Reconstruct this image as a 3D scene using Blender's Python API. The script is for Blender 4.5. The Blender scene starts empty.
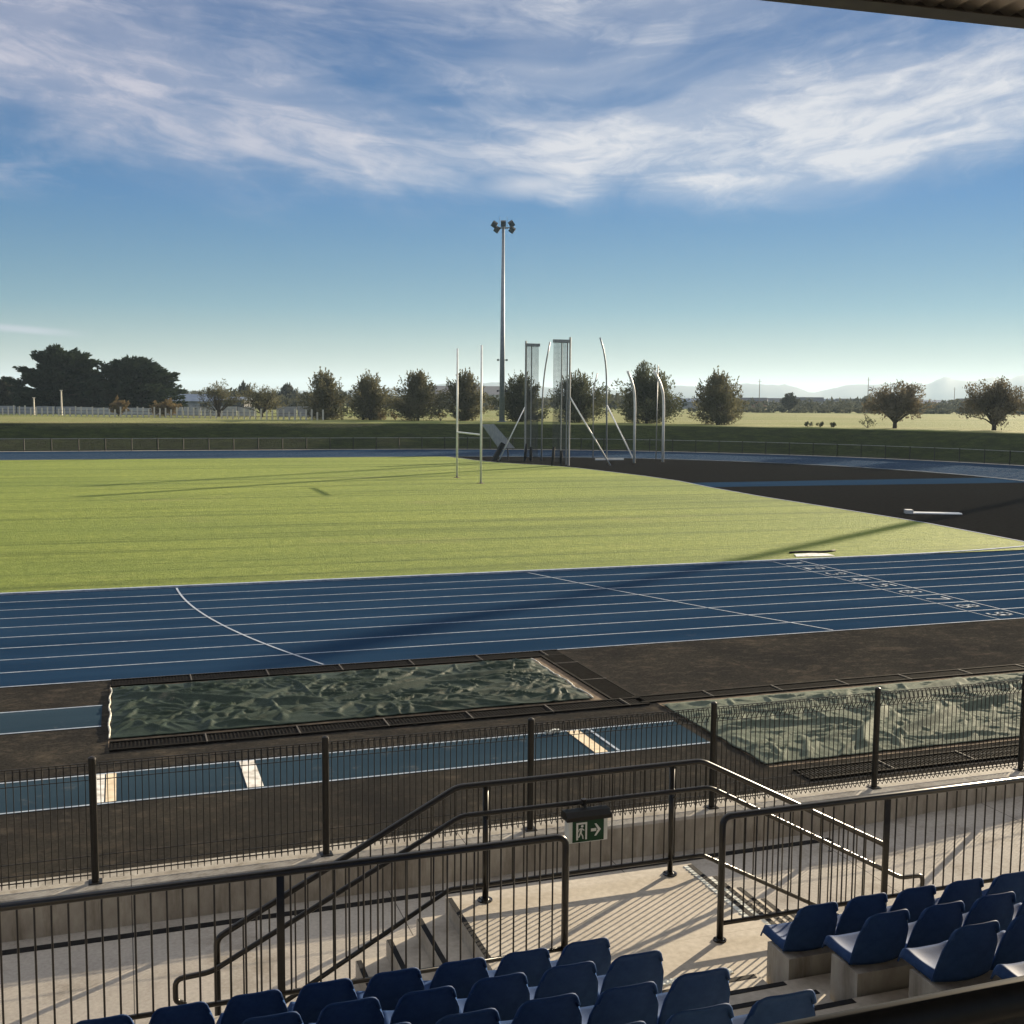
import bpy, bmesh, math, random
from mathutils import Vector, Matrix, noise
R = math.radians
rnd = random.Random(7)
scene = bpy.context.scene
COL = scene.collection

# ------------------------------------------------------------------ camera
F, PITCH, ROLL, YAW, EYE = 1137.58, 0.0985878, 0.0084749, 0.3319671, 5.58144
fw0 = Vector((math.sin(YAW), math.cos(YAW), 0)); rt0 = Vector((math.cos(YAW), -math.sin(YAW), 0)); up0 = Vector((0, 0, 1))
fwd = fw0 * math.cos(PITCH) - up0 * math.sin(PITCH); up1 = up0 * math.cos(PITCH) + fw0 * math.sin(PITCH)
rt = rt0 * math.cos(ROLL) + up1 * math.sin(ROLL); up = up1 * math.cos(ROLL) - rt0 * math.sin(ROLL)
cam = bpy.data.cameras.new('camera'); camo = bpy.data.objects.new('camera', cam); COL.objects.link(camo)
m3 = Matrix((rt, up, -fwd)).transposed()
camo.matrix_world = Matrix.Translation((0, 0, EYE)) @ m3.to_4x4()
cam.sensor_width = 36; cam.lens = F / 1024 * 36; cam.clip_start = 0.05; cam.clip_end = 30000
scene.camera = camo

def away(col, d):
    """ground position d metres ahead, in the direction of picture column col"""
    v = fw0 * d + rt0 * ((col - 512) / F * d)
    return v.x, v.y

# ------------------------------------------------------------------ materials
def mat(name, rough=0.6, spec=0.4, metal=0.0):
    m = bpy.data.materials.new(name); m.use_nodes = True
    b = m.node_tree.nodes['Principled BSDF']
    b.inputs['Roughness'].default_value = rough; b.inputs['Metallic'].default_value = metal
    b.inputs['Specular IOR Level'].default_value = spec
    return m, m.node_tree, b
def N(nt, t, **kw):
    n = nt.nodes.new(t)
    for k, v in kw.items():
        if k.startswith('i_'): n.inputs[k[2:].replace('_', ' ')].default_value = v
        else: setattr(n, k, v)
    return n
def L(nt, a, b): nt.links.new(a, b)
def coords(nt, scale=(1, 1, 1), kind='Object', rot=(0, 0, 0)):
    tc = N(nt, 'ShaderNodeTexCoord'); mp = N(nt, 'ShaderNodeMapping')
    mp.inputs['Scale'].default_value = scale; mp.inputs['Rotation'].default_value = rot
    L(nt, tc.outputs[kind], mp.inputs['Vector']); return mp.outputs['Vector']
def ramp(nt, fac, stops):
    r = N(nt, 'ShaderNodeValToRGB'); e = r.color_ramp.elements
    while len(e) < len(stops): e.new(0.5)
    for k, (p, c) in enumerate(stops): e[k].position = p; e[k].color = (*c, 1)
    L(nt, fac, r.inputs['Fac']); return r.outputs['Color']
def fbm(nt, vec, scale, detail=5, rough=0.55, dist=0.0):
    n = N(nt, 'ShaderNodeTexNoise'); n.inputs['Scale'].default_value = scale; n.inputs['Detail'].default_value = detail
    n.inputs['Roughness'].default_value = rough; n.inputs['Distortion'].default_value = dist
    L(nt, vec, n.inputs['Vector']); return n.outputs['Fac']
def mixc(nt, fac, a, b, mode='MIX'):
    n = N(nt, 'ShaderNodeMix', data_type='RGBA', blend_type=mode)
    for s, v in ((n.inputs[0], fac), (n.inputs[6], a), (n.inputs[7], b)):
        if isinstance(v, (int, float)): s.default_value = v
        elif isinstance(v, tuple): s.default_value = (*v, 1)
        else: L(nt, v, s)
    return n.outputs[2]
def bump(nt, b, h, strength, dist=0.02):
    n = N(nt, 'ShaderNodeBump'); n.inputs['Strength'].default_value = strength; n.inputs['Distance'].default_value = dist
    L(nt, h, n.inputs['Height']); L(nt, n.outputs['Normal'], b.inputs['Normal'])
def noisy(name, stops, scale, rough=0.7, spec=0.2, metal=0.0, bstr=0.0, bscale=None, bdist=0.01, stretch=(1, 1, 1), detail=6, two=None):
    """procedural colour from noise; two = (scale, stops) multiplies a second, larger variation"""
    m, nt, b = mat(name, rough, spec, metal)
    v = coords(nt, stretch)
    c = ramp(nt, fbm(nt, v, scale, detail), stops)
    if two: c = mixc(nt, 1.0, c, ramp(nt, fbm(nt, v, two[0], 4), two[1]), 'MULTIPLY')
    L(nt, c, b.inputs['Base Color'])
    if bstr: bump(nt, b, fbm(nt, coords(nt), bscale or scale, 4), bstr, bdist)
    return m
W1 = (1, 1, 1)
M = {}
# field grass
def grass(name, stops, mow=True, bs=0.9):
    m, nt, b = mat(name, 0.8, 0.15)
    c = ramp(nt, fbm(nt, coords(nt), 2.2, 8, 0.7), stops)
    big = ramp(nt, fbm(nt, coords(nt, (0.05, 0.11, 1)), 1.0, 5), [(0.3, (0.82, 0.86, 0.8)), (0.7, (1.12, 1.08, 1.0))])
    c = mixc(nt, 1.0, c, big, 'MULTIPLY')
    if mow:
        s = ramp(nt, fbm(nt, coords(nt, (0.012, 0.55, 1)), 1.0, 6, 0.75), [(0.36, (0.50, 0.56, 0.48)), (0.50, W1)])
        c = mixc(nt, 1.0, c, s, 'MULTIPLY')
    fine = ramp(nt, fbm(nt, coords(nt, (3, 9, 1)), 3.0, 3, 0.8), [(0.32, (0.6, 0.64, 0.55)), (0.62, (1.18, 1.15, 1.1))])
    c = mixc(nt, 1.0, c, fine, 'MULTIPLY')
    worn = N(nt, 'ShaderNodeMapRange'); worn.inputs[1].default_value = 0.58; worn.inputs[2].default_value = 0.75; worn.inputs[4].default_value = 0.45
    L(nt, fbm(nt, coords(nt, (0.06, 0.12, 1), rot=(0, 0, .2)), 1.3, 8, 0.7), worn.inputs[0]); c = mixc(nt, worn.outputs[0], c, (0.30, 0.27, 0.11))
    L(nt, c, b.inputs['Base Color'])
    bump(nt, b, fbm(nt, coords(nt), 9, 6, 0.75), bs, 0.25)
    return m
M['grass'] = grass('infield_grass', [(0.3, (0.165, 0.225, 0.042)), (0.55, (0.24, 0.305, 0.063)), (0.75, (0.33, 0.37, 0.105))])
# terrain: dull green bank, yellow paddocks
m, nt, b = mat('terrain_grass', 0.85, 0.1)
sep = N(nt, 'ShaderNodeSeparateXYZ'); L(nt, N(nt, 'ShaderNodeTexCoord').outputs['Object'], sep.inputs[0])
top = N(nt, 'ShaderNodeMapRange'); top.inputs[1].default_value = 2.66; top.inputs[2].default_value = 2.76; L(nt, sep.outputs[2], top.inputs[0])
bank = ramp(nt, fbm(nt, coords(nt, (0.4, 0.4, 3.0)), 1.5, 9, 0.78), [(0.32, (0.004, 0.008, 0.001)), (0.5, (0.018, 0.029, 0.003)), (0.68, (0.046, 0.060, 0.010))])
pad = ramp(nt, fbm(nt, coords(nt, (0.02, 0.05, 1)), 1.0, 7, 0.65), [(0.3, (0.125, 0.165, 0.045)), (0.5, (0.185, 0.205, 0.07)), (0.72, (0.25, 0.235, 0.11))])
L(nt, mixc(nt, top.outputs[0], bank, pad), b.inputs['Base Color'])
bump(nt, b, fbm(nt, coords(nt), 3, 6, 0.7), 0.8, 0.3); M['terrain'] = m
# asphalt with sandy stains
m, nt, b = mat('brown_asphalt', 1.0, 0.0)
c = ramp(nt, fbm(nt, coords(nt), 18, 8, 0.8), [(0.28, (0.009, 0.0088, 0.0084)), (0.72, (0.054, 0.052, 0.048))])
st = N(nt, 'ShaderNodeMapRange'); st.inputs[1].default_value = 0.54; st.inputs[2].default_value = 0.86; st.inputs[4].default_value = 0.6
L(nt, fbm(nt, coords(nt, (0.7, 1.0, 1)), 1.2, 11, 0.76, 0.5), st.inputs[0])
c = mixc(nt, st.outputs[0], c, (0.17, 0.14, 0.105))
st2 = N(nt, 'ShaderNodeMapRange'); st2.inputs[1].default_value = 0.52; st2.inputs[2].default_value = 0.70; st2.inputs[4].default_value = 0.5
L(nt, fbm(nt, coords(nt, (0.6, 1.0, 1)), 5.0, 9, 0.75, 0.4), st2.inputs[0])
c = mixc(nt, st2.outputs[0], c, (0.115, 0.10, 0.08))
L(nt, mixc(nt, 1.0, c, ramp(nt, fbm(nt, coords(nt), 0.5, 4), [(0.3, (0.7, 0.7, 0.72)), (0.7, (1.15, 1.1, 1.02))]), 'MULTIPLY'), b.inputs['Base Color'])
bump(nt, b, fbm(nt, coords(nt), 60, 3), 0.5, 0.01); M['asphalt'] = m
M['dark_asphalt'] = noisy('dark_asphalt', [(0.3, (0.0075, 0.0075, 0.0075)), (0.7, (0.016, 0.0155, 0.015))], 4, 1.0, 0.0, bstr=0.5, bscale=30)
def rubber(name, a, c2, stain=0.0):
    m, nt, b = mat(name, 0.85, 0.0)
    c = ramp(nt, fbm(nt, coords(nt), 45, 6, 0.8), [(0.3, a), (0.7, c2)])
    c = mixc(nt, 1.0, c, ramp(nt, fbm(nt, coords(nt, (0.12, 0.8, 1)), 0.9, 6), [(0.3, (0.78, 0.8, 0.82)), (0.7, (1.2, 1.15, 1.1))]), 'MULTIPLY')
    if stain:
        s = N(nt, 'ShaderNodeMapRange'); s.inputs[1].default_value = 0.6; s.inputs[2].default_value = 0.8; s.inputs[4].default_value = stain
        L(nt, fbm(nt, coords(nt), 1.6, 8, 0.7), s.inputs[0]); c = mixc(nt, s.outputs[0], c, (0.22, 0.2, 0.17))
    L(nt, c, b.inputs['Base Color']); bump(nt, b, fbm(nt, coords(nt), 70, 3), 0.4, 0.006)
    return m
M['track'] = rubber('blue_track', (0.0105, 0.028, 0.060), (0.0185, 0.044, 0.085), 0.10)
M['runway'] = rubber('blue_runway', (0.019, 0.037, 0.056), (0.034, 0.058, 0.080), 0.6)
M['line'] = noisy('line_paint', [(0.3, (0.22, 0.27, 0.34)), (0.65, (0.38, 0.44, 0.51))], 9, 0.9, two=(1.3, [(0.3, (0.75, 0.76, 0.8)), (0.6, W1)]))
M['board'] = noisy('board_paint', [(0.35, (0.45, 0.42, 0.36)), (0.6, (0.8, 0.78, 0.72))], 5, 0.55)
M['cream'] = noisy('cream_board', [(0.3, (0.55, 0.44, 0.29)), (0.65, (0.78, 0.66, 0.47))], 7, 0.6)
M['concrete'] = noisy('stand_concrete', [(0.3, (0.41, 0.375, 0.315)), (0.7, (0.54, 0.50, 0.43))], 16, 0.75, 0.3, bstr=0.25, bscale=50, bdist=0.004, two=(0.9, [(0.3, (0.82, 0.8, 0.78)), (0.7, (1.05, 1.05, 1.05))]))
M['wall'] = noisy('wall_concrete', [(0.3, (0.30, 0.28, 0.25)), (0.7, (0.42, 0.40, 0.36))], 9, 0.8, 0.25, bstr=0.2, bscale=40, bdist=0.004, stretch=(1, 1, 0.5), two=(1.4, [(0.3, (0.72, 0.71, 0.7)), (0.65, (1.05, 1.05, 1.03))]))
M['floor'] = noisy('concourse_concrete', [(0.3, (0.36, 0.335, 0.30)), (0.7, (0.47, 0.44, 0.39))], 24, 0.75, 0.3, bstr=0.3, bscale=60, bdist=0.004, two=(0.7, [(0.3, (0.8, 0.79, 0.78)), (0.7, (1.06, 1.05, 1.03))]))
def joints(m, period, axis):
    nt = m.node_tree; b = nt.nodes['Principled BSDF']; src = b.inputs['Base Color'].links[0].from_socket
    sp_ = N(nt, 'ShaderNodeSeparateXYZ'); L(nt, N(nt, 'ShaderNodeTexCoord').outputs['Object'], sp_.inputs[0])
    d = N(nt, 'ShaderNodeMath', operation='DIVIDE'); d.inputs[1].default_value = period; L(nt, sp_.outputs[axis], d.inputs[0])
    fr = N(nt, 'ShaderNodeMath', operation='PINGPONG'); fr.inputs[1].default_value = 0.5; L(nt, d.outputs[0], fr.inputs[0])
    lt = N(nt, 'ShaderNodeMath', operation='LESS_THAN'); lt.inputs[1].default_value = 0.006 / period; L(nt, fr.outputs[0], lt.inputs[0])
    c = mixc(nt, lt.outputs[0], src, (0.10, 0.09, 0.08))
    drip = ramp(nt, fbm(nt, coords(nt, (5, 5, 0.7) if axis == 0 and period > 3.5 else (1.2, 1.2, 1.2)), 1.0, 7, 0.7), [(0.34, (0.66, 0.64, 0.61)), (0.5, W1)])
    L(nt, mixc(nt, 1.0, c, drip, 'MULTIPLY'), b.inputs['Base Color'])
joints(M['floor'], 3.0, 0); joints(M['wall'], 4.0, 0)
M['sand'] = noisy('pit_sand', [(0.3, (0.07, 0.052, 0.036)), (0.7, (0.19, 0.145, 0.10))], 9, 0.95, 0.1, bstr=0.6, bscale=25)
M['black_metal'] = noisy('dark_powder_coat', [(0.3, (0.007, 0.006, 0.005)), (0.7, (0.014, 0.0125, 0.010))], 20, 0.45, 0.3)
M['rail'] = noisy('rail_powder_coat', [(0.3, (0.010, 0.009, 0.0075)), (0.7, (0.018, 0.016, 0.0135))], 20, 0.3, 0.42)
M['matt_black'] = noisy('matt_black_paint', [(0.3, (0.006, 0.0055, 0.005)), (0.7, (0.012, 0.011, 0.009))], 30, 0.5, 0.25)
M['wire'] = noisy('fence_wire', [(0.3, (0.010, 0.009, 0.007)), (0.7, (0.017, 0.015, 0.012))], 30, 0.45, 0.35)
M['rubber_tray'] = noisy('black_rubber_tray', [(0.3, (0.006, 0.0055, 0.005)), (0.7, (0.015, 0.0135, 0.012))], 14, 0.9, 0.05)
M['joint'] = noisy('tray_joint', [(0.3, (0.05, 0.045, 0.04)), (0.7, (0.11, 0.10, 0.085))], 14, 0.7, 0.2)
def seatm(name):
    m, nt, b = mat(name, 0.6, 0.07)
    c = ramp(nt, fbm(nt, coords(nt), 11, 6, 0.7), [(0.3, (0.017, 0.044, 0.125)), (0.7, (0.030, 0.070, 0.18))])
    g = N(nt, 'ShaderNodeMapRange'); g.inputs[1].default_value = 0.62; g.inputs[2].default_value = 0.85; g.inputs[4].default_value = 0.35
    L(nt, fbm(nt, coords(nt), 3.5, 8, 0.7), g.inputs[0])
    L(nt, mixc(nt, g.outputs[0], c, (0.10, 0.11, 0.13)), b.inputs['Base Color'])
    rr = N(nt, 'ShaderNodeMapRange'); rr.inputs[3].default_value = 0.5; rr.inputs[4].default_value = 0.72
    L(nt, fbm(nt, coords(nt), 6, 5), rr.inputs[0]); L(nt, rr.outputs[0], b.inputs['Roughness'])
    bump(nt, b, fbm(nt, coords(nt), 90, 2), 0.15, 0.003)
    return m
M['seat'] = seatm('blue_seat_plastic')
def tarpm(name, a, c2, rough):
    m, nt, b = mat(name, rough, 0.14 if rough < .7 else 0.03)
    c = ramp(nt, fbm(nt, coords(nt), 7, 8, 0.75), [(0.3, a), (0.7, c2)])
    d = N(nt, 'ShaderNodeMapRange'); d.inputs[1].default_value = 0.58; d.inputs[2].default_value = 0.78; d.inputs[4].default_value = 0.6
    L(nt, fbm(nt, coords(nt), 1.5, 9, 0.72), d.inputs[0])
    L(nt, mixc(nt, d.outputs[0], c, (0.24, 0.21, 0.15)), b.inputs['Base Color'])
    bump(nt, b, fbm(nt, coords(nt), 30, 5, 0.7), 0.5, 0.015)
    return m
M['tarp'] = tarpm('green_shade_cloth', (0.0075, 0.0175, 0.0105), (0.026, 0.043, 0.030), 0.6)
M['tarp_pale'] = tarpm('pale_green_shade_cloth', (0.065, 0.085, 0.064), (0.14, 0.16, 0.125), 0.75)  # paler green cloth colour for the right-hand cover
M['hem'] = noisy('pale_hem', [(0.3, (0.35, 0.33, 0.27)), (0.7, (0.7, 0.67, 0.58))], 9, 0.7)
M['white_pole'] = noisy('white_pole_paint', [(0.3, (0.66, 0.66, 0.63)), (0.7, (0.8, 0.8, 0.77))], 3, 0.4)
M['galv'] = noisy('galvanised_steel', [(0.3, (0.17, 0.20, 0.23)), (0.7, (0.25, 0.28, 0.31))], 3, 0.5, 0.4, 0.3)
M['grey_pole'] = noisy('grey_pole_steel', [(0.3, (0.20, 0.21, 0.22)), (0.7, (0.3, 0.31, 0.32))], 5, 0.45, 0.5, 0.2)
M['lamp_dark'] = noisy('lamp_housing', [(0.3, (0.02, 0.024, 0.03)), (0.7, (0.05, 0.055, 0.06))], 5, 0.5)
M['lamp_glass'] = noisy('lamp_glass', [(0.3, (0.05, 0.07, 0.09)), (0.7, (0.09, 0.11, 0.13))], 3, 0.1, 0.6)
M['net'] = noisy('cage_net', [(0.3, (0.05, 0.055, 0.06)), (0.7, (0.09, 0.095, 0.1))], 5, 0.8)
M['panel'] = noisy('grey_panel', [(0.3, (0.22, 0.24, 0.27)), (0.7, (0.34, 0.36, 0.39))], 2.2, 0.6, stretch=(3, 1, 1))
M['black'] = noisy('black_foam', [(0.3, (0.006, 0.006, 0.007)), (0.7, (0.016, 0.016, 0.017))], 6, 0.8, 0.2)
M['green_sign'] = noisy('green_sign_face', [(0.3, (0.008, 0.045, 0.02)), (0.7, (0.013, 0.062, 0.028))], 6, 0.35)
M['sign_white'] = noisy('sign_white', [(0.3, (0.62, 0.65, 0.6)), (0.7, (0.78, 0.8, 0.75))], 8, 0.4)
M['soffit'] = noisy('roof_sheet', [(0.3, (0.30, 0.27, 0.24)), (0.7, (0.42, 0.38, 0.33))], 3, 0.5)
M['fascia'] = noisy('roof_fascia', [(0.3, (0.05, 0.045, 0.045)), (0.7, (0.08, 0.075, 0.07))], 3, 0.45)
M['bark'] = noisy('bark', [(0.3, (0.04, 0.032, 0.025)), (0.7, (0.10, 0.085, 0.07))], 5, 0.9, 0.1)
M['hill'] = noisy('hill_slopes', [(0.3, (0.015, 0.018, 0.02)), (0.7, (0.04, 0.042, 0.04))], 0.004, 0.9, 0.1)
def leafm(name, c1, c2, trans=0.35):
    m = bpy.data.materials.new(name); m.use_nodes = True; nt = m.node_tree; nt.nodes.clear()
    out = N(nt, 'ShaderNodeOutputMaterial')
    c = ramp(nt, fbm(nt, coords(nt), 0.9, 7, 0.75), [(0.3, c1), (0.7, c2)])
    d = N(nt, 'ShaderNodeBsdfDiffuse'); t = N(nt, 'ShaderNodeBsdfTranslucent'); mx = N(nt, 'ShaderNodeMixShader'); mx.inputs[0].default_value = trans
    L(nt, c, d.inputs['Color']); L(nt, c, t.inputs['Color']); L(nt, d.outputs[0], mx.inputs[1]); L(nt, t.outputs[0], mx.inputs[2])
    L(nt, mx.outputs[0], out.inputs['Surface']); return m
M['leaf_dark'] = leafm('dark_conifer_leaf', (0.018, 0.029, 0.018), (0.045, 0.062, 0.038), 0.2)
M['leaf_olive'] = leafm('olive_leaf', (0.075, 0.078, 0.045), (0.165, 0.155, 0.095))
M['leaf_green'] = leafm('dull_green_leaf', (0.052, 0.063, 0.035), (0.115, 0.12, 0.068))
M['leaf_brown'] = leafm('autumn_brown_leaf', (0.095, 0.086, 0.06), (0.18, 0.155, 0.105))
M['leaf_tan'] = leafm('dry_tan_leaf', (0.13, 0.11, 0.06), (0.25, 0.18, 0.09))
M['leaf_far'] = leafm('far_leaf', (0.035, 0.042, 0.03), (0.075, 0.075, 0.05))
for nm, a, c2 in (('wall_cream', (0.42, 0.40, 0.34), (0.55, 0.52, 0.45)), ('wall_grey', (0.25, 0.26, 0.28), (0.36, 0.37, 0.39)), ('wall_brick', (0.20, 0.11, 0.08), (0.30, 0.17, 0.12)), ('roof_blue', (0.12, 0.16, 0.22), (0.2, 0.25, 0.32)), ('roof_grey', (0.07, 0.075, 0.085), (0.12, 0.125, 0.135)), ('roof_dark', (0.04, 0.045, 0.055), (0.08, 0.085, 0.095)), ('shed_wall', (0.5, 0.5, 0.48), (0.66, 0.66, 0.63)), ('window', (0.03, 0.04, 0.05), (0.06, 0.07, 0.08)), ('post_pale', (0.5, 0.47, 0.4), (0.66, 0.62, 0.54)), ('wall_white', (0.30, 0.31, 0.32), (0.5, 0.5, 0.49)), ('wood', (0.10, 0.08, 0.06), (0.19, 0.155, 0.12))):
    M[nm] = noisy(nm, [(0.3, a), (0.7, c2)], 1.3, 0.7, 0.25)

# ------------------------------------------------------------------ mesh builder
class MB:
    def __init__(s): s.v = []; s.f = []
    def add(s, vs, fs):
        o = len(s.v); s.v += [tuple(v) for v in vs]; s.f += [tuple(i + o for i in f) for f in fs]
    def box(s, c, d, rz=0, mtx=None):
        hx, hy, hz = d[0] / 2, d[1] / 2, d[2] / 2
        P = [(x, y, z) for z in (-hz, hz) for x, y in ((-hx, -hy), (hx, -hy), (hx, hy), (-hx, hy))]
        ca, sa = math.cos(rz), math.sin(rz); out = []
        for x, y, z in P:
            if mtx is not None: w = mtx @ Vector((x, y, z)); out.append((w.x + c[0], w.y + c[1], w.z + c[2]))
            else: out.append((x * ca - y * sa + c[0], x * sa + y * ca + c[1], z + c[2]))
        s.add(out, [(3, 2, 1, 0), (4, 5, 6, 7), (0, 1, 5, 4), (1, 2, 6, 5), (2, 3, 7, 6), (3, 0, 4, 7)])
    def span(s, a, b): s.box([(a[i] + b[i]) / 2 for i in range(3)], [abs(b[i] - a[i]) for i in range(3)])
    def tube(s, pts, r, n=8, caps=True, closed=False):
        pts = [Vector(p) for p in pts]; rs = r if isinstance(r, (list, tuple)) else [r] * len(pts)
        rings = []; ref = None
        for i, p in enumerate(pts):
            t = (pts[min(i + 1, len(pts) - 1)] - pts[max(i - 1, 0)]).normalized()
            if ref is None: ref = Vector((0, 0, 1)) if abs(t.z) < 0.9 else Vector((1, 0, 0))
            a = t.cross(ref)
            if a.length < 1e-4: a = t.cross(Vector((0, 1, 0)))
            a.normalize(); bb = a.cross(t).normalized(); ref = bb
            rings.append([p + (a * math.cos(k * 2 * math.pi / n + math.pi / n) + bb * math.sin(k * 2 * math.pi / n + math.pi / n)) * rs[i] for k in range(n)])
        vs = [v for g in rings for v in g]; fs = []
        for i in range(len(pts) - 1):
            for k in range(n):
                k2 = (k + 1) % n; fs.append((i * n + k, i * n + k2, (i + 1) * n + k2, (i + 1) * n + k))
        if caps: fs += [tuple(range(n))[::-1], tuple((len(pts) - 1) * n + k for k in range(n))]
        s.add(vs, fs)
    def poly(s, pts): s.add(pts, [tuple(range(len(pts)))])
    def prism(s, prof, axis, a, b):
        """closed profile (pairs in the two other axes) extruded along axis from a to b"""
        def P(u, v, t): return {'x': (t, u, v), 'y': (u, t, v), 'z': (u, v, t)}[axis]
        n = len(prof)
        s.add([P(u, v, a) for u, v in prof] + [P(u, v, b) for u, v in prof],
              [tuple(range(n))[::-1], tuple(range(n, 2 * n))] + [(i, (i + 1) % n, (i + 1) % n + n, i + n) for i in range(n)])
    def grid(s, nu, nv, fn):
        vs = [fn(i / nu, j / nv) for j in range(nv + 1) for i in range(nu + 1)]
        s.add(vs, [(j * (nu + 1) + i, j * (nu + 1) + i + 1, (j + 1) * (nu + 1) + i + 1, (j + 1) * (nu + 1) + i) for j in range(nv) for i in range(nu)])
    def build(s, name, m, parent=None, loc=None, smooth=False, kind=None, thick=0.0, fix=True):
        me = bpy.data.meshes.new(name)
        o = bpy.data.objects.new(name, me); COL.objects.link(o)
        base = Vector(loc) if loc is not None else Vector((0, 0, 0))
        if parent is not None and loc is None: base = world_loc(parent)
        me.from_pydata([tuple(Vector(v) - base) for v in s.v], [], s.f)
        bm = bmesh.new(); bm.from_mesh(me)
        if fix: bmesh.ops.recalc_face_normals(bm, faces=bm.faces)
        if thick: bmesh.ops.solidify(bm, geom=bm.faces[:], thickness=thick)
        bm.to_mesh(me); bm.free()
        if smooth: me.polygons.foreach_set('use_smooth', [True] * len(me.polygons))
        me.materials.append(M[m] if isinstance(m, str) else m)
        if parent is not None:
            o.parent = parent
            if loc is not None: o.location = base - world_loc(parent)
        else: o.location = base
        if kind: o['kind'] = kind
        return o
def world_loc(o):
    v = Vector(o.location)
    while o.parent is not None: o = o.parent; v += Vector(o.location)
    return v
def tag(o, label, cat, group=None):
    o['label'] = label; o['category'] = cat
    if group: o['group'] = group
    return o
def thing(name, label, cat, loc, group=None):
    o = bpy.data.objects.new(name, None); COL.objects.link(o); o.location = loc; o.empty_display_size = 0.2
    return tag(o, label, cat, group)
def copy_part(o, parent, loc):
    c = o.copy(); COL.objects.link(c); c.parent = parent; c.location = loc; return c
def copy_tree(o, parent=None):
    c = o.copy(); COL.objects.link(c); c.parent = parent
    for ch in [x for x in bpy.data.objects if x.parent == o]: copy_tree(ch, c)
    return c
def rounded(pts, r, n=5):
    """polyline with rounded inner corners"""
    pts = [Vector(p) for p in pts]; out = [pts[0]]
    for i in range(1, len(pts) - 1):
        a, p, c = pts[i - 1], pts[i], pts[i + 1]
        rr = min(r, (a - p).length * 0.45, (c - p).length * 0.45)
        p0 = p + (a - p).normalized() * rr; p1 = p + (c - p).normalized() * rr
        for k in range(n + 1):
            t = k / n; out.append(p0 * (1 - t) ** 2 + p * 2 * t * (1 - t) + p1 * t * t)
    return out + [pts[-1]]
def sheet(name, pts, z, m, kind='structure'):
    b = MB(); b.poly([(x, y, z) for x, y in pts])
    o = b.build(name, m, kind=kind)
    if o.data.polygons[0].normal.z < 0: o.data.flip_normals()
    return o
def rect(x0, y0, x1, y1): return [(x0, y0), (x1, y0), (x1, y1), (x0, y1)]

# ------------------------------------------------------------------ ground, track, field
CY = 70.5; XR, XL = 26.0, -58.4; R0 = 36.13
def stadium(r, na=48, close=True):
    """loop around the oval at radius r, starting on the near straight"""
    pts = [(XR + r * math.sin(t), CY - r * math.cos(t)) for t in [math.pi * k / na for k in range(na + 1)]]
    pts += [(XL - r * math.sin(t), CY + r * math.cos(t)) for t in [math.pi * k / na for k in range(na + 1)]]
    return pts
def ring(b, r0, r1, z, na=48):
    A, B = stadium(r0, na), stadium(r1, na); n = len(A)
    o = len(b.v); b.v += [(x, y, z) for x, y in A] + [(x, y, z) for x, y in B]
    b.f += [(o + i, o + n + i, o + n + (i + 1) % n, o + (i + 1) % n) for i in range(n)]
def outer(r):
    """open path: left of the oval, round the far side, down the right"""
    p = [(XL - r, -60)] + [(XL - r * math.cos(t), CY + r * math.sin(t)) for t in [math.pi / 2 * k / 30 for k in range(31)]]
    p += [(XL + (XR - XL) * k / 30, CY + r) for k in range(1, 30)]
    return p + [(XR + r * math.sin(t), CY + r * math.cos(t)) for t in [math.pi / 2 * k / 30 for k in range(31)]] + [(XR + r, -60)]
prof = [(51.6, -0.03), (53.4, -0.03), (54.2, 0.25), (55.6, 1.2), (57.2, 2.1), (58.3, 2.6), (58.8, 2.8), (62, 2.8), (75, 2.75), (110, 2.75), (200, 2.75), (450, 2.75), (1500, 2.75), (4000, 2.75), (9500, 2.75)]
b = MB(); rows = []
for r, z in prof:
    p = outer(r if r < 100 else r)
    rows.append([(x, y, z + (0.16 * noise.noise((x * 0.35, y * 0.35, 0)) if 54 < r < 63 else 0)) for x, y in p])
n = len(rows[0]); b.v = [v for q in rows for v in q]
b.f = [(j * n + i, j * n + i + 1, (j + 1) * n + i + 1, (j + 1) * n + i) for j in range(len(rows) - 1) for i in range(n - 1)]
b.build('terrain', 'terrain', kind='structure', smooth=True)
b = MB(); b.poly([(x, y, -0.004) for x, y in rect(-112, 13.6, 80, 124)]); b.build('apron', 'asphalt', kind='structure')
b = MB(); ring(b, R0, R0 + 10.98, 0.004); b.build('running_track', 'track', kind='structure')
b = MB(); p0, p1 = outer(R0 + 10.98)[1:-1], outer(52.0)[1:-1]; n = len(p0)
b.v = [(x, y, 0.0035) for x, y in p0 + p1]; b.f = [(i, i + 1, n + i + 1, n + i) for i in range(n - 1)]
b.build('outer_track_apron', 'track', kind='structure')
b = MB(); p0, p1 = outer(52.0)[1:-1], outer(53.0)[1:-1]
b.v = [(x, y, 0.02) for x, y in p0 + p1]; b.f = [(i, i + 1, n + i + 1, n + i) for i in range(n - 1)]
b.build('perimeter_path', 'floor', kind='structure')
b = MB()
for k in range(10):
    if k: ring(b, R0 + 1.22 * k - 0.025, R0 + 1.22 * k + 0.025, 0.009)
for (x0, x1) in ((22.58, 22.62), (21.48, 21.505)):
    b.poly([(x, y, 0.0125) for x, y in rect(x0, 23.42, x1, 34.3)])
def stroke(b, pts, w, z):
    for p, q in zip(pts, pts[1:]):
        d = (Vector(q) - Vector(p)).normalized() * (w / 2); nx, ny = -d.y, d.x
        b.poly([(p[0] + nx - d.x, p[1] + ny - d.y, z), (p[0] - nx - d.x, p[1] - ny - d.y, z), (q[0] - nx + d.x, q[1] - ny + d.y, z), (q[0] + nx + d.x, q[1] + ny + d.y, z)])
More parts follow.
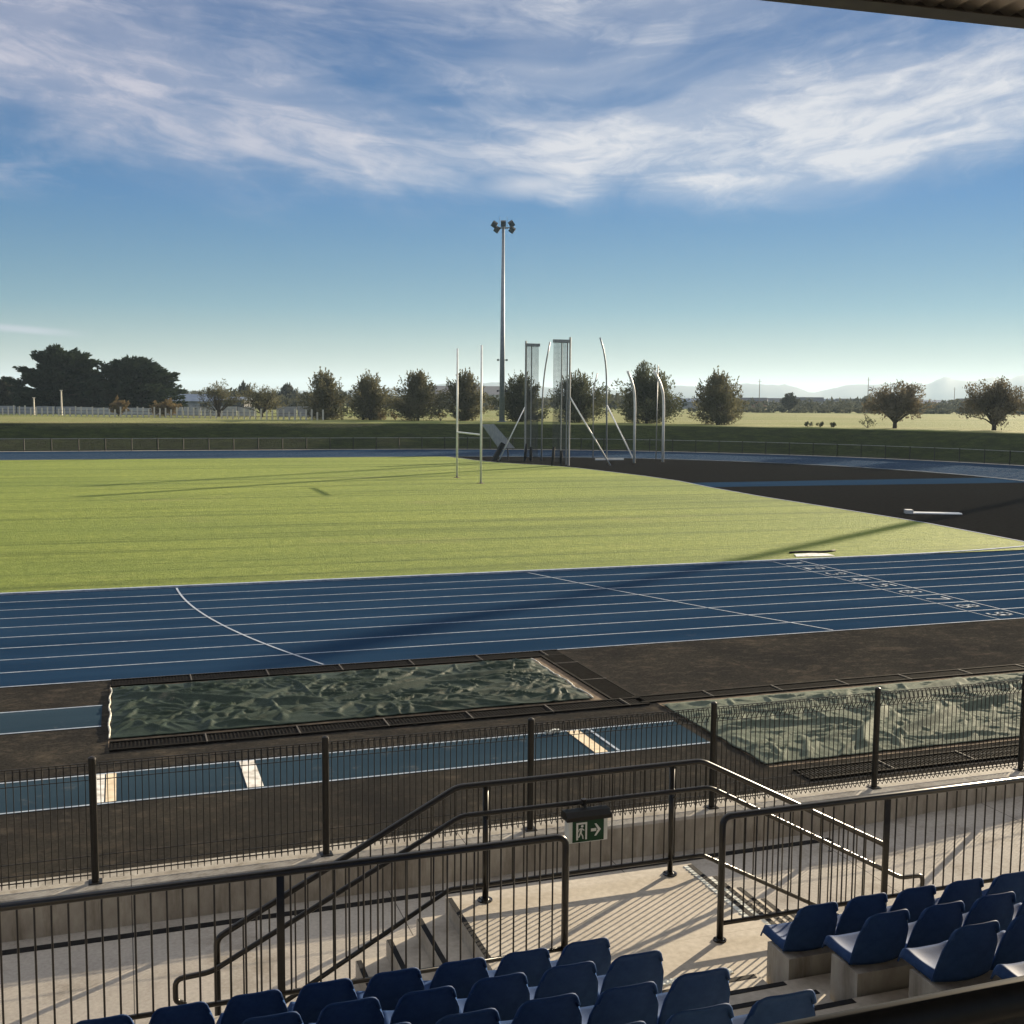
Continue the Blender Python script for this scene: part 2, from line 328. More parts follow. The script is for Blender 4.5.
def arc_line(b, pts, w, z):
    q = [Vector(p) for p in pts]; lr = []
    for i in range(len(q)):
        t = (q[min(i + 1, len(q) - 1)] - q[max(i - 1, 0)]).normalized() * (w / 2); lr += [(q[i].x - t.y, q[i].y + t.x, z), (q[i].x + t.y, q[i].y - t.x, z)]
    b.add(lr, [(2 * i, 2 * i + 1, 2 * i + 3, 2 * i + 2) for i in range(len(q) - 1)])
# curved waterfall start line (smooth fit) and the diagonal line
cl = []
for k in range(41):
    y = 23.45 + (34.3 - 23.45) * k / 40; t = (34.3 - y) / 10.85
    cl.append((1.46 + 0.25 * t + 2.22 * t ** 2.0, y))
arc_line(b, cl, 0.055, 0.014)
arc_line(b, [(12.38, 34.26), (13.6, 30.6), (15.0, 26.9), (16.45, 23.45)], 0.05, 0.0145)
DIG = {'1': [[(.15, .8), (.3, 1), (.3, 0)]], '2': [[(0, .8), (.1, .97), (.3, 1), (.48, .9), (.5, .7), (.35, .45), (0, 0), (.52, 0)]], '3': [[(0, .9), (.2, 1), (.42, .95), (.48, .75), (.38, .57), (.18, .52), (.4, .48), (.52, .28), (.42, .05), (.2, 0), (0, .1)]], '4': [[(.4, 0), (.4, 1), (0, .3), (.55, .3)]], '5': [[(.48, 1), (.06, 1), (.02, .55), (.25, .62), (.45, .52), (.52, .3), (.42, .07), (.2, 0), (0, .08)]], '6': [[(.45, .95), (.25, 1), (.06, .75), (0, .35), (.1, .06), (.27, 0), (.46, .08), (.52, .3), (.44, .52), (.25, .58), (.05, .42)]], '7': [[(0, 1), (.52, 1), (.2, 0)]], '8': [[(.26, .54), (.06, .68), (.05, .88), (.26, 1), (.47, .88), (.46, .68), (.26, .54), (.02, .36), (.02, .12), (.26, 0), (.5, .12), (.5, .36), (.26, .54)]], '9': [[(.47, .6), (.28, .45), (.06, .52), (0, .74), (.1, .95), (.28, 1), (.46, .9), (.52, .65), (.45, .25), (.27, 0), (.06, .05)]]}
for k in range(1, 10):
    yc = CY - (R0 + 1.22 * (k - 0.5))
    for st_ in DIG[str(k)]:
        stroke(b, [(21.72 + v * 0.62, yc + 0.2 - u * 0.75) for u, v in st_], 0.075, 0.0155)
b.build('track_markings', 'line', kind='structure')
b = MB(); A = stadium(R0); 
for i in range(len(A)):
    pass
ring(b, R0 - 0.16, R0 - 0.02, 0.055)
A, B = stadium(R0 - 0.02), stadium(R0 - 0.02); n = len(A); o = len(b.v)
b.v += [(x, y, 0.055) for x, y in A] + [(x, y, 0.0) for x, y in A]; b.f += [(o + i, o + (i + 1) % n, o + n + (i + 1) % n, o + n + i) for i in range(n)]
b.build('track_kerb', 'line', kind='structure')
# infield: grass with the dark field-event area at its right end
edge = [(34.2, 34.45), (34.7, 38.2), (35.35, 43.5), (35.5, 51.3), (35.55, 58.3), (36.0, 65), (36.75, 71), (36.6, 76.4), (36.0, 82), (35.4, 87), (34.3, 90.6), (32.7, 93), (31.3, 96), (30.6, 99.5), (30.3, 103), (29.8, 106.3)]
left = [(XL - (R0 - .3) * math.sin(t), CY + (R0 - .3) * math.cos(t)) for t in [math.pi * k / 30 for k in range(31)]]
sheet('infield', edge + [(26, 106.33)] + left + [(26, 34.67 - 0.2)], 0.03, 'grass')
right = [(XR + (R0 - .05) * math.sin(t), CY + (R0 - .05) * math.cos(t)) for t in [math.pi * k / 36 for k in range(37)]]
sheet('field_event_area', [(20, 106.5)] + right + [(26, 34.5), (20, 34.5)], 0.008, 'dark_asphalt')
sheet('javelin_runway', [(36.0, 65.7), (62.3, 64.4), (62.0, 69.4), (36.0, 69.5)], 0.013, 'track')
b = MB(); arc_line(b, edge, 0.11, 0.045); b.build('field_edge_line', 'line', kind='structure')
# runways, boards
sheet('near_runway', rect(-100, 16.13, 9.05, 17.5), 0.002, 'runway')
sheet('pit_runway', rect(-100, 20.06, -0.42, 21.5), 0.002, 'runway')
b = MB()
for y in (16.16, 17.47): b.poly([(x, q, 0.0065) for x, q in rect(-100, y - .022, 9.05, y + .022)])
for y in (20.09, 21.47): b.poly([(x, q, 0.0065) for x, q in rect(-100, y - .025, -0.42, y + .025)])
b.build('runway_lines', 'line', kind='structure')
sheet('takeoff_strip', rect(1.61, 16.2, 1.84, 17.44), 0.011, 'board'); sheet('takeoff_strip', rect(-0.47, 16.2, -0.33, 17.44), 0.011, 'board')
sheet('takeoff_strip', rect(-0.31, 16.2, -0.17, 17.44), 0.0105, 'cream')
sheet('takeoff_strip', rect(7.02, 16.2, 7.24, 17.44), 0.011, 'cream'); sheet('takeoff_strip', rect(7.40, 16.2, 7.45, 17.44), 0.011, 'line')
sheet('pit_sand', rect(-0.3, 18.8, 8.9, 23.0), 0.001, 'sand'); sheet('pit_sand', rect(9.3, 14.75, 19.5, 18.8), 0.0025, 'sand')
# concourse floor (rises to the right) and stand-side ground
b = MB(); px = [(-45, -.46), (9.3, -.46), (12.0, -.34), (15, -.2), (45, -.2)]
for (xa, za), (xb, zb) in zip(px, px[1:]): b.poly([(xa, 8.4, za), (xb, 8.4, zb), (xb, 13.4, zb), (xa, 13.4, za)])
b.build('concourse_floor', 'floor', kind='structure')
sheet('stand_ground', rect(-60, -40, 60, 9.2), -0.6, 'wall')
# hills beyond the plain
hp = [(-700, 3), (0, 6), (330, 9), (400, 13), (455, 18), (500, 20), (560, 15), (620, 13), (670, 18), (700, 17.5), (750, 22), (780, 20), (812, 12), (850, 20.5), (880, 22), (900, 24), (920, 22), (940, 30), (955, 25.5), (968, 26), (985, 32), (1005, 29), (1024, 32.5), (1060, 35), (1150, 30), (1300, 36), (1500, 28)]
def hprof(c):
    for (a, ha), (c2, hb) in zip(hp, hp[1:]):
        if a <= c <= c2: t = (c - a) / (c2 - a); t = t * t * (3 - 2 * t); return ha + (hb - ha) * t
    return 3
b = MB(); NC = 330
def hfn(u, v):
    c = -600 + 2000 * u; d = 4700 + 1500 * v; x, y = away(c, d)
    s = (math.sin(v * math.pi) ** 0.8) if 0 < v < 1 else 0
    h = hprof(c) * 4.1 * s * (1 + 0.10 * noise.noise((c * 0.035, v * 3, 1)) + 0.07 * noise.noise((c * 0.11, v * 7, 4)) + 0.05 * noise.noise((c * 0.3, v * 9, 7)))
    return (x, y, 2.0 + max(0, h))
b.grid(NC, 12, hfn); b.build('hills', 'hill', kind='structure', smooth=True)

# ------------------------------------------------------------------ retaining wall, drain, mesh fence
b = MB(); b.prism([(13.25, -.7), (13.25, -.03), (13.275, 0), (13.8, 0), (13.8, -.7)], 'x', -40, 40)
o = b.build('retaining_wall', 'wall'); tag(o, 'low grey concrete retaining wall along the concourse below the mesh fence', 'wall')
b = MB(); b.span((-40, 12.93, -.47), (9.2, 13.04, -.452))
for k in range(246): b.span((-40 + k * .2 + .02, 12.95, -.453), (-40 + k * .2 + .10, 13.02, -.449))
o = b.build('floor_drain', 'black'); tag(o, 'long black slot drain in the concourse floor at the wall foot', 'drain')
PX0, PSP = -0.39, 2.665
fence = thing('mesh_fence', 'dark roll-top wire mesh fence standing on the low concrete wall', 'fence', (PX0, 13.5, 0))
posts = [PX0 + PSP * k for k in range(-2, 7)]
def mesh_panel(x0, x1):
    b = MB(); n = 34; r = 0.0061
    for k in range(n):
        x = x0 + (x1 - x0) * (k + .5) / n
        j = rnd.uniform(-.002, .002)
        b.tube([(x, 13.57, .12), (x + j, 13.50 + .045, .16), (x, 13.545, .30), (x + j, 13.545, 1.20), (x, 13.475, 1.30), (x, 13.52, 1.405), (x, 13.575, 1.36), (x, 13.545, 1.22)], r, 4)
        b.tube([(x, 13.545, .16), (x, 13.49, .10), (x, 13.52, .03), (x, 13.575, .06), (x, 13.57, .12)], r, 4)
    for y, z in ((13.545, .16), (13.575, .06), (13.49, .10), (13.545, .30), (13.545, 1.20), (13.475, 1.30), (13.52, 1.405), (13.575, 1.36)):
        b.tube([(x0, y, z), (x1, y, z)], 0.0056, 4)
    return b
for i, x in enumerate(posts):
    b = MB(); b.tube([(x, 13.5, 0), (x, 13.5, 1.455)], 0.042, 12); b.tube([(x, 13.5, 1.455), (x, 13.5, 1.475), (x, 13.5, 1.49)], [.045, .04, .015], 12)
    b.box((x, 13.5, .006), (.15, .15, .012)); b.build('post', 'black_metal', fence)
    if i < len(posts) - 1: mesh_panel(x + .045, posts[i + 1] - .045).build('mesh_panel', 'wire', fence)

# ------------------------------------------------------------------ jumping pits: trays and covers
def tray_strip(b, js, x0, y0, x1, y1, along):
    """sunken grid tray: base, two lips, ribs; joints every 1.5 m"""
    b.span((x0, y0, .0), (x1, y1, .012))
    Ln = (x1 - x0) if along == 'x' else (y1 - y0); n = int(Ln / .06)
    for k in range(n):
        t = (k + .5) / n * Ln
        if along == 'x': b.span((x0 + t - .011, y0 + .045, .011), (x0 + t + .011, y1 - .045, .021))
        else: b.span((x0 + .045, y0 + t - .011, .011), (x1 - .045, y0 + t + .011, .03))
    if along == 'x':
        b.span((x0, y0, .011), (x1, y0 + .045, .035)); b.span((x0, y1 - .045, .011), (x1, y1, .035))
    else:
        b.span((x0, y0, .011), (x0 + .045, y1, .035)); b.span((x1 - .045, y0, .011), (x1, y1, .035))
    for k in range(1, int(Ln / 1.5) + 1):
        t = k * 1.5
        if t > Ln - .1: break
        j = MB(); js.append(j)
        if along == 'x': j.span((x0 + t - .012, y0, .012), (x0 + t + .012, y1, .038))
        else: j.span((x0, y0 + t - .012, .012), (x1, y0 + t + .012, .038))
def tray_thing(label, strips):
    x, y = strips[0][0], strips[0][1]
    t = thing('sand_catcher', label, 'sand tray', (x, y, 0), 'sand trays around the jump pits')
    for s_ in strips:
        b, js = MB(), []; tray_strip(b, js, *s_); p = b.build('tray', 'rubber_tray', t)
        for j in js: j.build('joint_strip', 'joint', p)
tray_thing('black grid tray framing the smaller dark green tarpaulin on three sides', [(-.28, 22.78, 9.12, 23.3, 'x'), (-.28, 18.56, 9.12, 19.04, 'x'), (8.55, 19.05, 9.12, 22.77, 'y')])
tray_thing('black grid tray along both long sides of the pale tarpaulin at the right', [(9.0, 18.66, 19.5, 19.1, 'x'), (9.55, 14.02, 19.5, 14.5, 'x')])
import numpy as np
def tarp_heights(X, Y, x0, x1, y0, y1, folds, seed, nrand, hr):
    """sheet height over a grid: long folds plus many short sharp creases"""
    rg = random.Random(seed); H = np.zeros_like(X)
    for (xa, ya), (xb, yb), hh, ww in folds:
        d = np.array((xb - xa, yb - ya)); t = np.clip(((X - xa) * d[0] + (Y - ya) * d[1]) / (d @ d), 0, 1)
        wob = .035 * np.sin(t * 5 + xa * 3)
        nx, ny = -d[1], d[0]; Ld = math.hypot(*d)
        ds = ((X - xa) * nx + (Y - ya) * ny) / Ld + wob; dist = np.hypot(np.where((t <= 0) | (t >= 1), np.hypot(X - xa - t * d[0], Y - ya - t * d[1]), ds), 0)
        tap = .55 + .45 * np.sin(np.pi * np.clip(t * .9 + .05, 0, 1))
        H = np.maximum(H, (.9 if x0 > 5 else 1.1) * hh * tap * np.clip(1 - np.abs(dist) / ww, 0, 1) ** 1.15)
    C = np.zeros_like(X)
    for k in range(nrand):
        cx, cy_ = rg.uniform(x0, x1), rg.uniform(y0, y1); an = rg.gauss(.1, .7) if rg.random() < .65 else rg.uniform(0, 3.14); ln = rg.uniform(.25, 1.3); w = rg.uniform(.04, .13); h = hr * rg.uniform(.3, 1.0)
        u = (X - cx) * math.cos(an) + (Y - cy_) * math.sin(an); v = -(X - cx) * math.sin(an) + (Y - cy_) * math.cos(an); v = v + .12 * np.sin(u * 3 + k)
        skew = np.where(v > 0, w * rg.uniform(.35, 1), w)
        c = h * np.clip(1 - np.abs(v) / skew, 0, 1) * np.clip(1 - np.abs(u) / ln, 0, 1) ** .7
        if k % 3 == 2: C = C - .5 * c
        else: C = np.maximum(C, c)
    e = np.minimum(np.minimum(X - x0, x1 - X), np.minimum(Y - y0, y1 - Y)); kf = np.clip(e / .3, 0, 1)
    return .022 + .03 * kf + np.maximum(H, np.maximum(C, -.025)) * (.2 + .8 * kf)
def tarp(label, x0, y0, x1, y1, m, folds, seed, nrand, hr, hems):
    nu, nv = int((x1 - x0) / .03), int((y1 - y0) / .03)
    U, V = np.meshgrid(np.linspace(0, 1, nu + 1), np.linspace(0, 1, nv + 1)); X = x0 + (x1 - x0) * U; Y_ = y0 + (y1 - y0) * V
    segs = [(p, q, hh, ww) for pts, hh, ww in folds for p, q in zip(pts, pts[1:])]
    Z = tarp_heights(X, Y_, x0, x1, y0, y1, segs, seed, nrand, hr)
    def fn(u, v):
        i, j = round(u * nu), round(v * nv); x, y, h = X[j, i], Y_[j, i], Z[j, i]
        h += .006 * noise.noise((x * 5, y * 6, seed)) + .018 * noise.noise((x * .9, y * 1.3, seed + 2))*min(1, 6 * min(u, 1 - u, v, 1 - v))
        if u in (0, 1): x += .04 * noise.noise((y * 2.5, seed, 0))
        if v in (0, 1): y += .035 * noise.noise((x * 1.7, seed, 1))
        return (x, y, max(.012, h))
    t = thing('tarpaulin', label, 'tarpaulin', (x0, y0, 0), 'tarpaulins over the jump pits')
    b = MB(); b.grid(nu, nv, fn)
    b.build('cover', m, t, smooth=True, thick=-.006, fix=False)
    for side in hems:
        pts = []
        for k in range(61):
            s_ = k / 60
            if side == 'l': x, y = x0 - .015 + .05 * noise.noise((s_ * 6, seed, 4)), y0 + (y1 - y0) * s_
            else: x, y = x1 + .015 + .05 * noise.noise((s_ * 6, seed, 5)), y0 + (y1 - y0) * s_
            pts.append((x, y, .03 + .03 * abs(noise.noise((s_ * 14, seed, 6)))))
        bb = MB(); bb.tube(pts, [.014 + .02 * abs(noise.noise((k * .4, seed, 2))) for k in range(61)], 6); bb.build('hem', 'hem', t, smooth=True)
tarp('crumpled dark green tarpaulin over the smaller pit inside the black tray', -.27, 19.22, 8.25, 22.62, 'tarp',
     [([(.1, 21.9), (2.4, 20.6), (3.4, 20.4)], .10, .22), ([(3.6, 20.35), (5.6, 21.2), (7.8, 21.5)], .09, .22), ([(1.2, 19.6), (3.0, 21.6)], .07, .12), ([(5.3, 19.8), (7.4, 20.3)], .06, .15), ([(3.0, 22.2), (3.3, 20.9), (4.3, 20.5)], .08, .08)], 3, 430, .095, ('l', 'r'))
tarp('large pale green tarpaulin with long folds over the pit at the right', 9.3, 14.85, 19.3, 18.45, 'tarp_pale',
     [([(11.3, 15.2), (12.2, 16.2), (13.1, 17.0), (15.8, 18.2)], .15, .17), ([(12.3, 15.5), (14.2, 16.4), (16.2, 16.9)], .17, .17), ([(9.7, 16.7), (11.2, 16.6), (12.0, 16.2)], .11, .14), ([(10.2, 17.5), (12.3, 18.0)], .08, .11), ([(14.2, 15.6), (17.0, 16.0)], .08, .11), ([(15.2, 17.6), (18.4, 18.0)], .10, .13), ([(16.2, 16.8), (16.7, 17.6), (18.3, 17.9)], .11, .13)], 11, 420, .07, ())

# ------------------------------------------------------------------ grandstand
SP, RY, RZ = 0.485, 0.875, 0.315
gs = thing('grandstand', 'concrete grandstand terraces with aisle, landing, stairs and overhanging roof edge', 'grandstand', (4.2, 8.3, .7))
LAND = .7
AX0, AX1 = 3.46, 4.91
b = MB(); b.span((-14, 7.44, -.6), (20, 8.86, LAND)); b.build('front_walkway', 'concrete', gs)
b = MB(); b.span((2.92, 8.862, -.6), (5.62, 10.38, LAND)); b.build('landing', 'concrete', gs)
for side, sx in (('left', -1), ('right', 1)):
    for k in range(1, 7):
        x_in = (2.92 if sx < 0 else 5.62) + sx * .30 * (k - 1); z = LAND - .166 * k
        b = MB(); b.span((x_in, 8.99, -.6), (x_in + sx * .30, 10.36, z)); st_ = b.build('stair_step', 'concrete', gs)
for sx in (-1, 1):
    for k in range(0, 7):
        xe = (2.92 if sx < 0 else 5.62) + sx * .30 * k; z = LAND - .166 * k
        b = MB(); b.span((xe - sx * .004, 9.0, z - .002), (xe - sx * .055, 10.35, z + .004)); b.build('nosing_strip', 'black', gs)
        if k in (0, 1) and sx > 0:
            b = MB(); pr_ = [(9.02, z - .002)]
            for q in range(22): y_ = 9.02 + q * .06; pr_ += [(y_, z + .001), (y_ + .012, z + .007), (y_ + .042, z + .007), (y_ + .054, z + .001)]
            b.prism(pr_ + [(9.02 + 21 * .06 + .054, z - .002)], 'x', xe - .115, xe - .07); b.build('tactile_strip', 'sign_white', gs)
b = MB(); pr_ = [(3.5, LAND - .002)]
for q in range(30): x_ = 3.5 + q * .046; pr_ += [(x_, LAND + .001), (x_ + .01, LAND + .012), (x_ + .03, LAND + .012), (x_ + .04, LAND + .001)]
b.prism(pr_ + [(3.5 + 29 * .046 + .04, LAND - .002)], 'y', 8.18, 8.25); b.build('tactile_strip', 'sign_white', gs)
for r in range(1, 8):
    z = LAND + RZ * r; yf = 7.42 - RY * (r - 1)
    b = MB(); b.span((-14, yf - RY + .02, -.6), (20, yf, z)); b.build('terrace', 'concrete', gs)
    b = MB(); b.span((AX0 + .02, yf + .002, z - RZ), (AX1 - .02, yf + .437, z - RZ / 2)); b.build('aisle_step', 'concrete', gs)
    for yy, zz in ((yf, z), (yf + .437, z - RZ / 2)):
        b = MB(); b.span((AX0 + .05, yy - .06, zz - .002), (AX1 - .05, yy - .005, zz + .004)); b.build('nosing_strip', 'black', gs)
    zt = LAND + RZ * (r - 1); yb = 7.5 - RY * (r - 1)
    for xa, xb in ((-1.9 + .0, AX0 - .03), (AX1 + .04, 12.5)):
        b = MB(); b.span((xa, yb - .02, zt - .002), (xb, yb + .30, zt + .452)); b.build('seat_plinth', 'wall', gs)
# roof
b = MB()
def sheet_prof(x):
    t = (x / .22) % 1
    return 0 if t < .35 else (.045 if .48 < t < .87 else (.045 * (t - .35) / .13 if t <= .48 else .045 * (1 - (t - .87) / .13)))
def tilt(b): b.v = [(x, y, z + .0 + (x - 5.34) * .026) for x, y, z in b.v]; return b
xs = []; x = -14.0
while x < 24: xs += [x, x + .077, x + .1056, x + .1914]; x += .22
vs = []
for x in xs:
    for y in (9.02, -6.0): vs.append((x, y, 9.13 + (9.02 - y) * .09 + sheet_prof(x + 1e-4)))
b.add(vs, [(2 * i, 2 * i + 2, 2 * i + 3, 2 * i + 1) for i in range(len(xs) - 1)])
tilt(b); roof = b.build('roof', 'soffit', gs, thick=.003)
b = MB(); b.span((-14, 8.99, 9.06), (24, 9.05, 9.34)); b.span((-14, 8.80, 9.06), (24, 8.989, 9.068)); tilt(b).build('gutter', 'fascia', roof)
for y in (7.6, 5.4, 3.2, 1.0, -1.2):
    b = MB(); zz = 9.12 + (9.02 - y) * .09; b.span((-14, y - .04, zz - .2), (24, y + .04, zz - .004)); tilt(b).build('purlin', 'fascia', roof)
# seats
def seat_parts(root):
    b = MB()
    def back(u, v):
        s_ = u * 2 - 1
        hw = .236 - .024 * v ** 1.5; top = .90 - .10 * abs(s_) ** 6.5
        z = .465 + (top - .465) * v
        return (s_ * hw * (1 - .10 * max(0, v - .72) / .28 * abs(s_) ** 3), -.02 - .085 * v + .055 * s_ * s_ * (1 - .4 * v) + (.03 * (max(0, v - .93) / .07) ** 2) * -1, z)
    b.grid(16, 14, back); b.build('backrest', 'seat', root, smooth=True, thick=.013)
    b = MB()
    def pan(u, v):
        s_ = u * 2 - 1; w = .234 - .012 * v
        y = .02 + .40 * v
        z = .512 - .03 * math.sin(min(1, v / .85) * math.pi) * (1 - s_ * s_) + .016 * min(1, abs(s_) / .84) ** 4 - .06 * (max(0, abs(s_) - .84) / .16) ** 1.6 - .065 * (max(0, v - .82) / .18) ** 2
        return (s_ * w * (1 - .10 * max(0, v - .8) / .2), y, z)
    b.grid(14, 14, pan); b.build('seat', 'seat', root, smooth=True, thick=.013)
    b = MB(); b.span((-.14, .05, .451), (.14, .27, .47)); b.box((0, .012, .495), (.24, .03, .05)); b.build('seat_bracket', 'black_metal', root)
ORD = ['first', 'second', 'third', 'fourth', 'fifth', 'sixth', 'seventh', 'eighth', 'ninth', 'tenth']
ROWN = ['front row by the railing', 'second row from the railing', 'third row from the railing', 'fourth row from the railing']
first_seat = None
for block, counts in (('left', (10, 8, 6, 4)), ('right', (6, 5, 4, 3))):
    for r in range(4):
        for k in range(counts[r]):
            x = (3.44 - SP * (k + .5)) if block == 'left' else (4.96 + SP * (k + .5))
            lab = 'blue plastic seat, %s from the aisle in the %s, %s block' % (ORD[k], ROWN[r], block)
            loc = (x, 7.58 - RY * r, LAND + RZ * r)
            if first_seat is None:
                o = first_seat = thing('stadium_seat', lab, 'stadium seat', (0, 0, 0), 'blue seats in the left block'); seat_parts(o)
            else: o = copy_tree(first_seat)
            o.location = loc; o['label'] = lab; o['group'] = 'blue seats in the %s block' % block
            o.rotation_euler = (rnd.uniform(-.012, .012), 0, rnd.uniform(-.012, .012))

# ------------------------------------------------------------------ balustrades
def front_balustrade(label, x_end, x_far, post_xs, Y=8.75):
    t = thing('balustrade', label, 'railing', (x_end, Y, LAND), 'balustrades along the front of the stand')
    s = 1 if x_far > x_end else -1; zt = 1.86
    b = MB(); b.tube(rounded([(x_end, Y, LAND), (x_end, Y, zt), (x_far, Y, zt)], .09), .031, 14); b.build('top_rail', 'rail', t, smooth=True)
    b = MB(); b.tube([(x_end, Y, .86), (x_far, Y, .86)], .021, 8); b.build('bottom_rail', 'rail', t, smooth=True)
    for x in [x_end] + post_xs:
        if x != x_end:
            b = MB(); b.box((x, Y, (LAND + zt) / 2), (.06, .022, zt - LAND)); b.build('post', 'rail', t)
        b = MB(); b.tube([(x, Y, LAND), (x, Y, LAND + .012)], .062, 14); b.tube([(x, Y, LAND + .012), (x, Y, LAND + .03)], [.04, .028], 14)
        for a in range(4): b.tube([(x + .045 * math.cos(a * 1.571 + .78), Y + .045 * math.sin(a * 1.571 + .78), LAND + .012), (x + .045 * math.cos(a * 1.571 + .78), Y + .045 * math.sin(a * 1.571 + .78), LAND + .022)], .008, 6)
        b.build('base_plate', 'rail', t)
    proto = None; x = x_end + s * .117
    while (x_far - x) * s > 0:
        if all(abs(x - q) > .045 for q in post_xs):
            if proto is None: b = MB(); b.tube([(x, Y, .86), (x, Y, zt)], .0082, 6); proto = b.build('baluster', 'rail', t, loc=(x, Y, .86))
            else: copy_part(proto, t, (x - x_end, 0, .86 - LAND))
        x += s * .117
front_balustrade('dark balustrade of upright bars left of the gap above the landing', 3.53, -2.2, [1.11, -1.31])
front_balustrade('dark balustrade of upright bars right of the gap behind the seats', 5.05, 11.6, [6.82, 8.6, 10.4])
# landing balustrade with sloping stair ends
Y = 10.2
t = thing('stair_balustrade', 'dark balustrade with double handrails around the far side of the landing and stairs', 'railing', (4.3, Y, LAND))
top_l = [(.72, Y, -.46), (.72, Y, .70), (2.98, Y, 1.87), (5.62, Y, 1.87), (7.95, Y, .68), (7.95, Y, -.46)]
def z_at(pts, x):
    for p, q in zip(pts, pts[1:]):
        if p[0] <= x <= q[0] and q[0] > p[0]: return p[2] + (q[2] - p[2]) * (x - p[0]) / (q[0] - p[0])
b = MB(); b.tube(rounded(top_l, .07), .030, 14); b.build('top_rail', 'rail', t, smooth=True)
bot = [(.72, Y, -.34), (2.91, Y, .86), (5.65, Y, .86), (7.95, Y, -.36)]
b = MB(); b.tube(rounded(bot, .04), .023, 8); b.build('bottom_rail', 'rail', t, smooth=True)
hr = [(.44, 10.12, .17), (.35, 10.12, .20), (.35, 10.12, .41), (.66, 10.12, .43), (3.0, 10.12, 1.61), (5.68, 10.12, 1.61), (8.1, 10.12, .32), (8.40, 10.12, .31), (8.40, 10.12, .10), (8.32, 10.12, .08)]
b = MB(); b.tube(rounded(hr, .07), .025, 14); hrail = b.build('handrail', 'rail', t, smooth=True)
for x in (1.3, 3.27, 5.28, 7.2):
    z = z_at(hr[3:7], x); b = MB(); b.tube(rounded([(x, Y, z - .09), (x, 10.13, z - .07), (x, 10.12, z - .01)], .03), .008, 6); b.build('rail_bracket', 'rail', hrail)
for x in (3.27, 5.28, .72, 7.95):
    z0 = LAND if 2.9 < x < 5.6 else -.46
    if z0 == LAND:
        b = MB(); b.tube([(x, Y, LAND), (x, Y, 1.86)], .028, 10); b.build('post', 'rail', t, smooth=True)
    b = MB(); b.tube([(x, Y, z0), (x, Y, z0 + .012)], .075, 14); b.tube([(x, Y, z0 + .012), (x, Y, z0 + .03)], [.045, .03], 14)
    for a in range(4): b.tube([(x + .054 * math.cos(a * 1.571 + .78), Y + .054 * math.sin(a * 1.571 + .78), z0 + .012), (x + .054 * math.cos(a * 1.571 + .78), Y + .054 * math.sin(a * 1.571 + .78), z0 + .024)], .009, 6)
    b.build('base_plate', 'rail', t)
x = .72 + .118
while x < 7.9:
    if all(abs(x - q) > .04 for q in (3.27, 5.28)):
        za, zb = z_at(bot, x), z_at(top_l[1:5], x)
        b = MB(); b.tube([(x, Y, za), (x, Y, zb)], .0082, 6); b.build('baluster', 'rail', t, loc=(x, Y, za))
    x += .118
# exit sign hung from the landing handrail
sg = thing('exit_sign', 'green and white exit sign box hung from the landing handrail', 'exit sign', (4.2600, 10.04, 1.25))
b = MB(); b.span((4.0550, 9.985, 1.255), (4.4691, 10.09, 1.485)); b.build('sign_frame', 'sign_white', sg)
b = MB(); b.prism([(9.95, 1.485), (9.95, 1.525), (10.0, 1.565), (10.10, 1.565), (10.125, 1.485)], 'x', 4.0263, 4.4978); cv = b.build('cover', 'black_metal', sg)
b = MB(); b.span((4.0960, 9.98, 1.262), (4.4281, 9.9845, 1.478)); b.build('sign_face', 'green_sign', sg)
yf = 9.977
b = MB()
def fl(pts): b.poly([(x, yf, z) for x, z in pts])
fl([(4.1329, 1.285), (4.1329, 1.46), (4.2477, 1.46), (4.2477, 1.285), (4.2288, 1.285), (4.2288, 1.44), (4.1534, 1.44), (4.1534, 1.285)])
b.build('door_symbol', 'sign_white', sg)
b = MB()
hc = (4.1960, 1.422); fl([(hc[0] + .014 * math.cos(a * .524), hc[1] + .014 * math.sin(a * .524)) for a in range(12)])
fl([(4.1780, 1.405), (4.1993, 1.402), (4.1895, 1.352), (4.1698, 1.356)])
fl([(4.1977, 1.404), (4.2206, 1.382), (4.2165, 1.374), (4.1944, 1.388)]); fl([(4.1796, 1.404), (4.1600, 1.394), (4.1550, 1.37), (4.1616, 1.368), (4.1673, 1.386), (4.1813, 1.392)])
fl([(4.1747, 1.358), (4.1895, 1.354), (4.2075, 1.325), (4.2108, 1.293), (4.2010, 1.293), (4.1960, 1.32)]); fl([(4.1698, 1.36), (4.1813, 1.35), (4.1698, 1.315), (4.1436, 1.302), (4.1411, 1.312), (4.1600, 1.325)])
b.build('running_figure', 'sign_white', sg)
b = MB(); fl([(4.2887, 1.358), (4.2887, 1.388), (4.3461, 1.388), (4.3461, 1.373), (4.3461, 1.358)]); fl([(4.3256, 1.435), (4.3461, 1.435), (4.3953, 1.373), (4.3461, 1.311), (4.3256, 1.311), (4.3625, 1.373)])
b.build('arrow_symbol', 'sign_white', sg)
b = MB(); b.tube([(4.2682, 10.07, 1.56), (4.2682, 10.11, 1.60)], .014, 8); b.tube([(4.2682, 10.12, 1.578), (4.2682, 10.12, 1.642)], .03, 10); b.build('hanger', 'black_metal', sg)
# broad rail close to the camera
t = thing('guard_rail', 'broad black guard rail close to the camera at lower right', 'railing', (1.6, 2.0, 4.0))
b = MB(); b.tube([(-4, 2.0, 4.208), (9, 2.0, 4.208)], .042, 20); b.build('top_rail', 'matt_black', t, smooth=True)
b = MB(); b.span((-4, 1.985, 3.4), (9, 2.012, 4.175)); b.build('infill_panel', 'matt_black', t)
for x in (-2.5, 4.5):
    b = MB(); b.span((x, 2.014, 3.35), (x + .05, 2.04, 4.189)); b.build('post', 'rail', t)

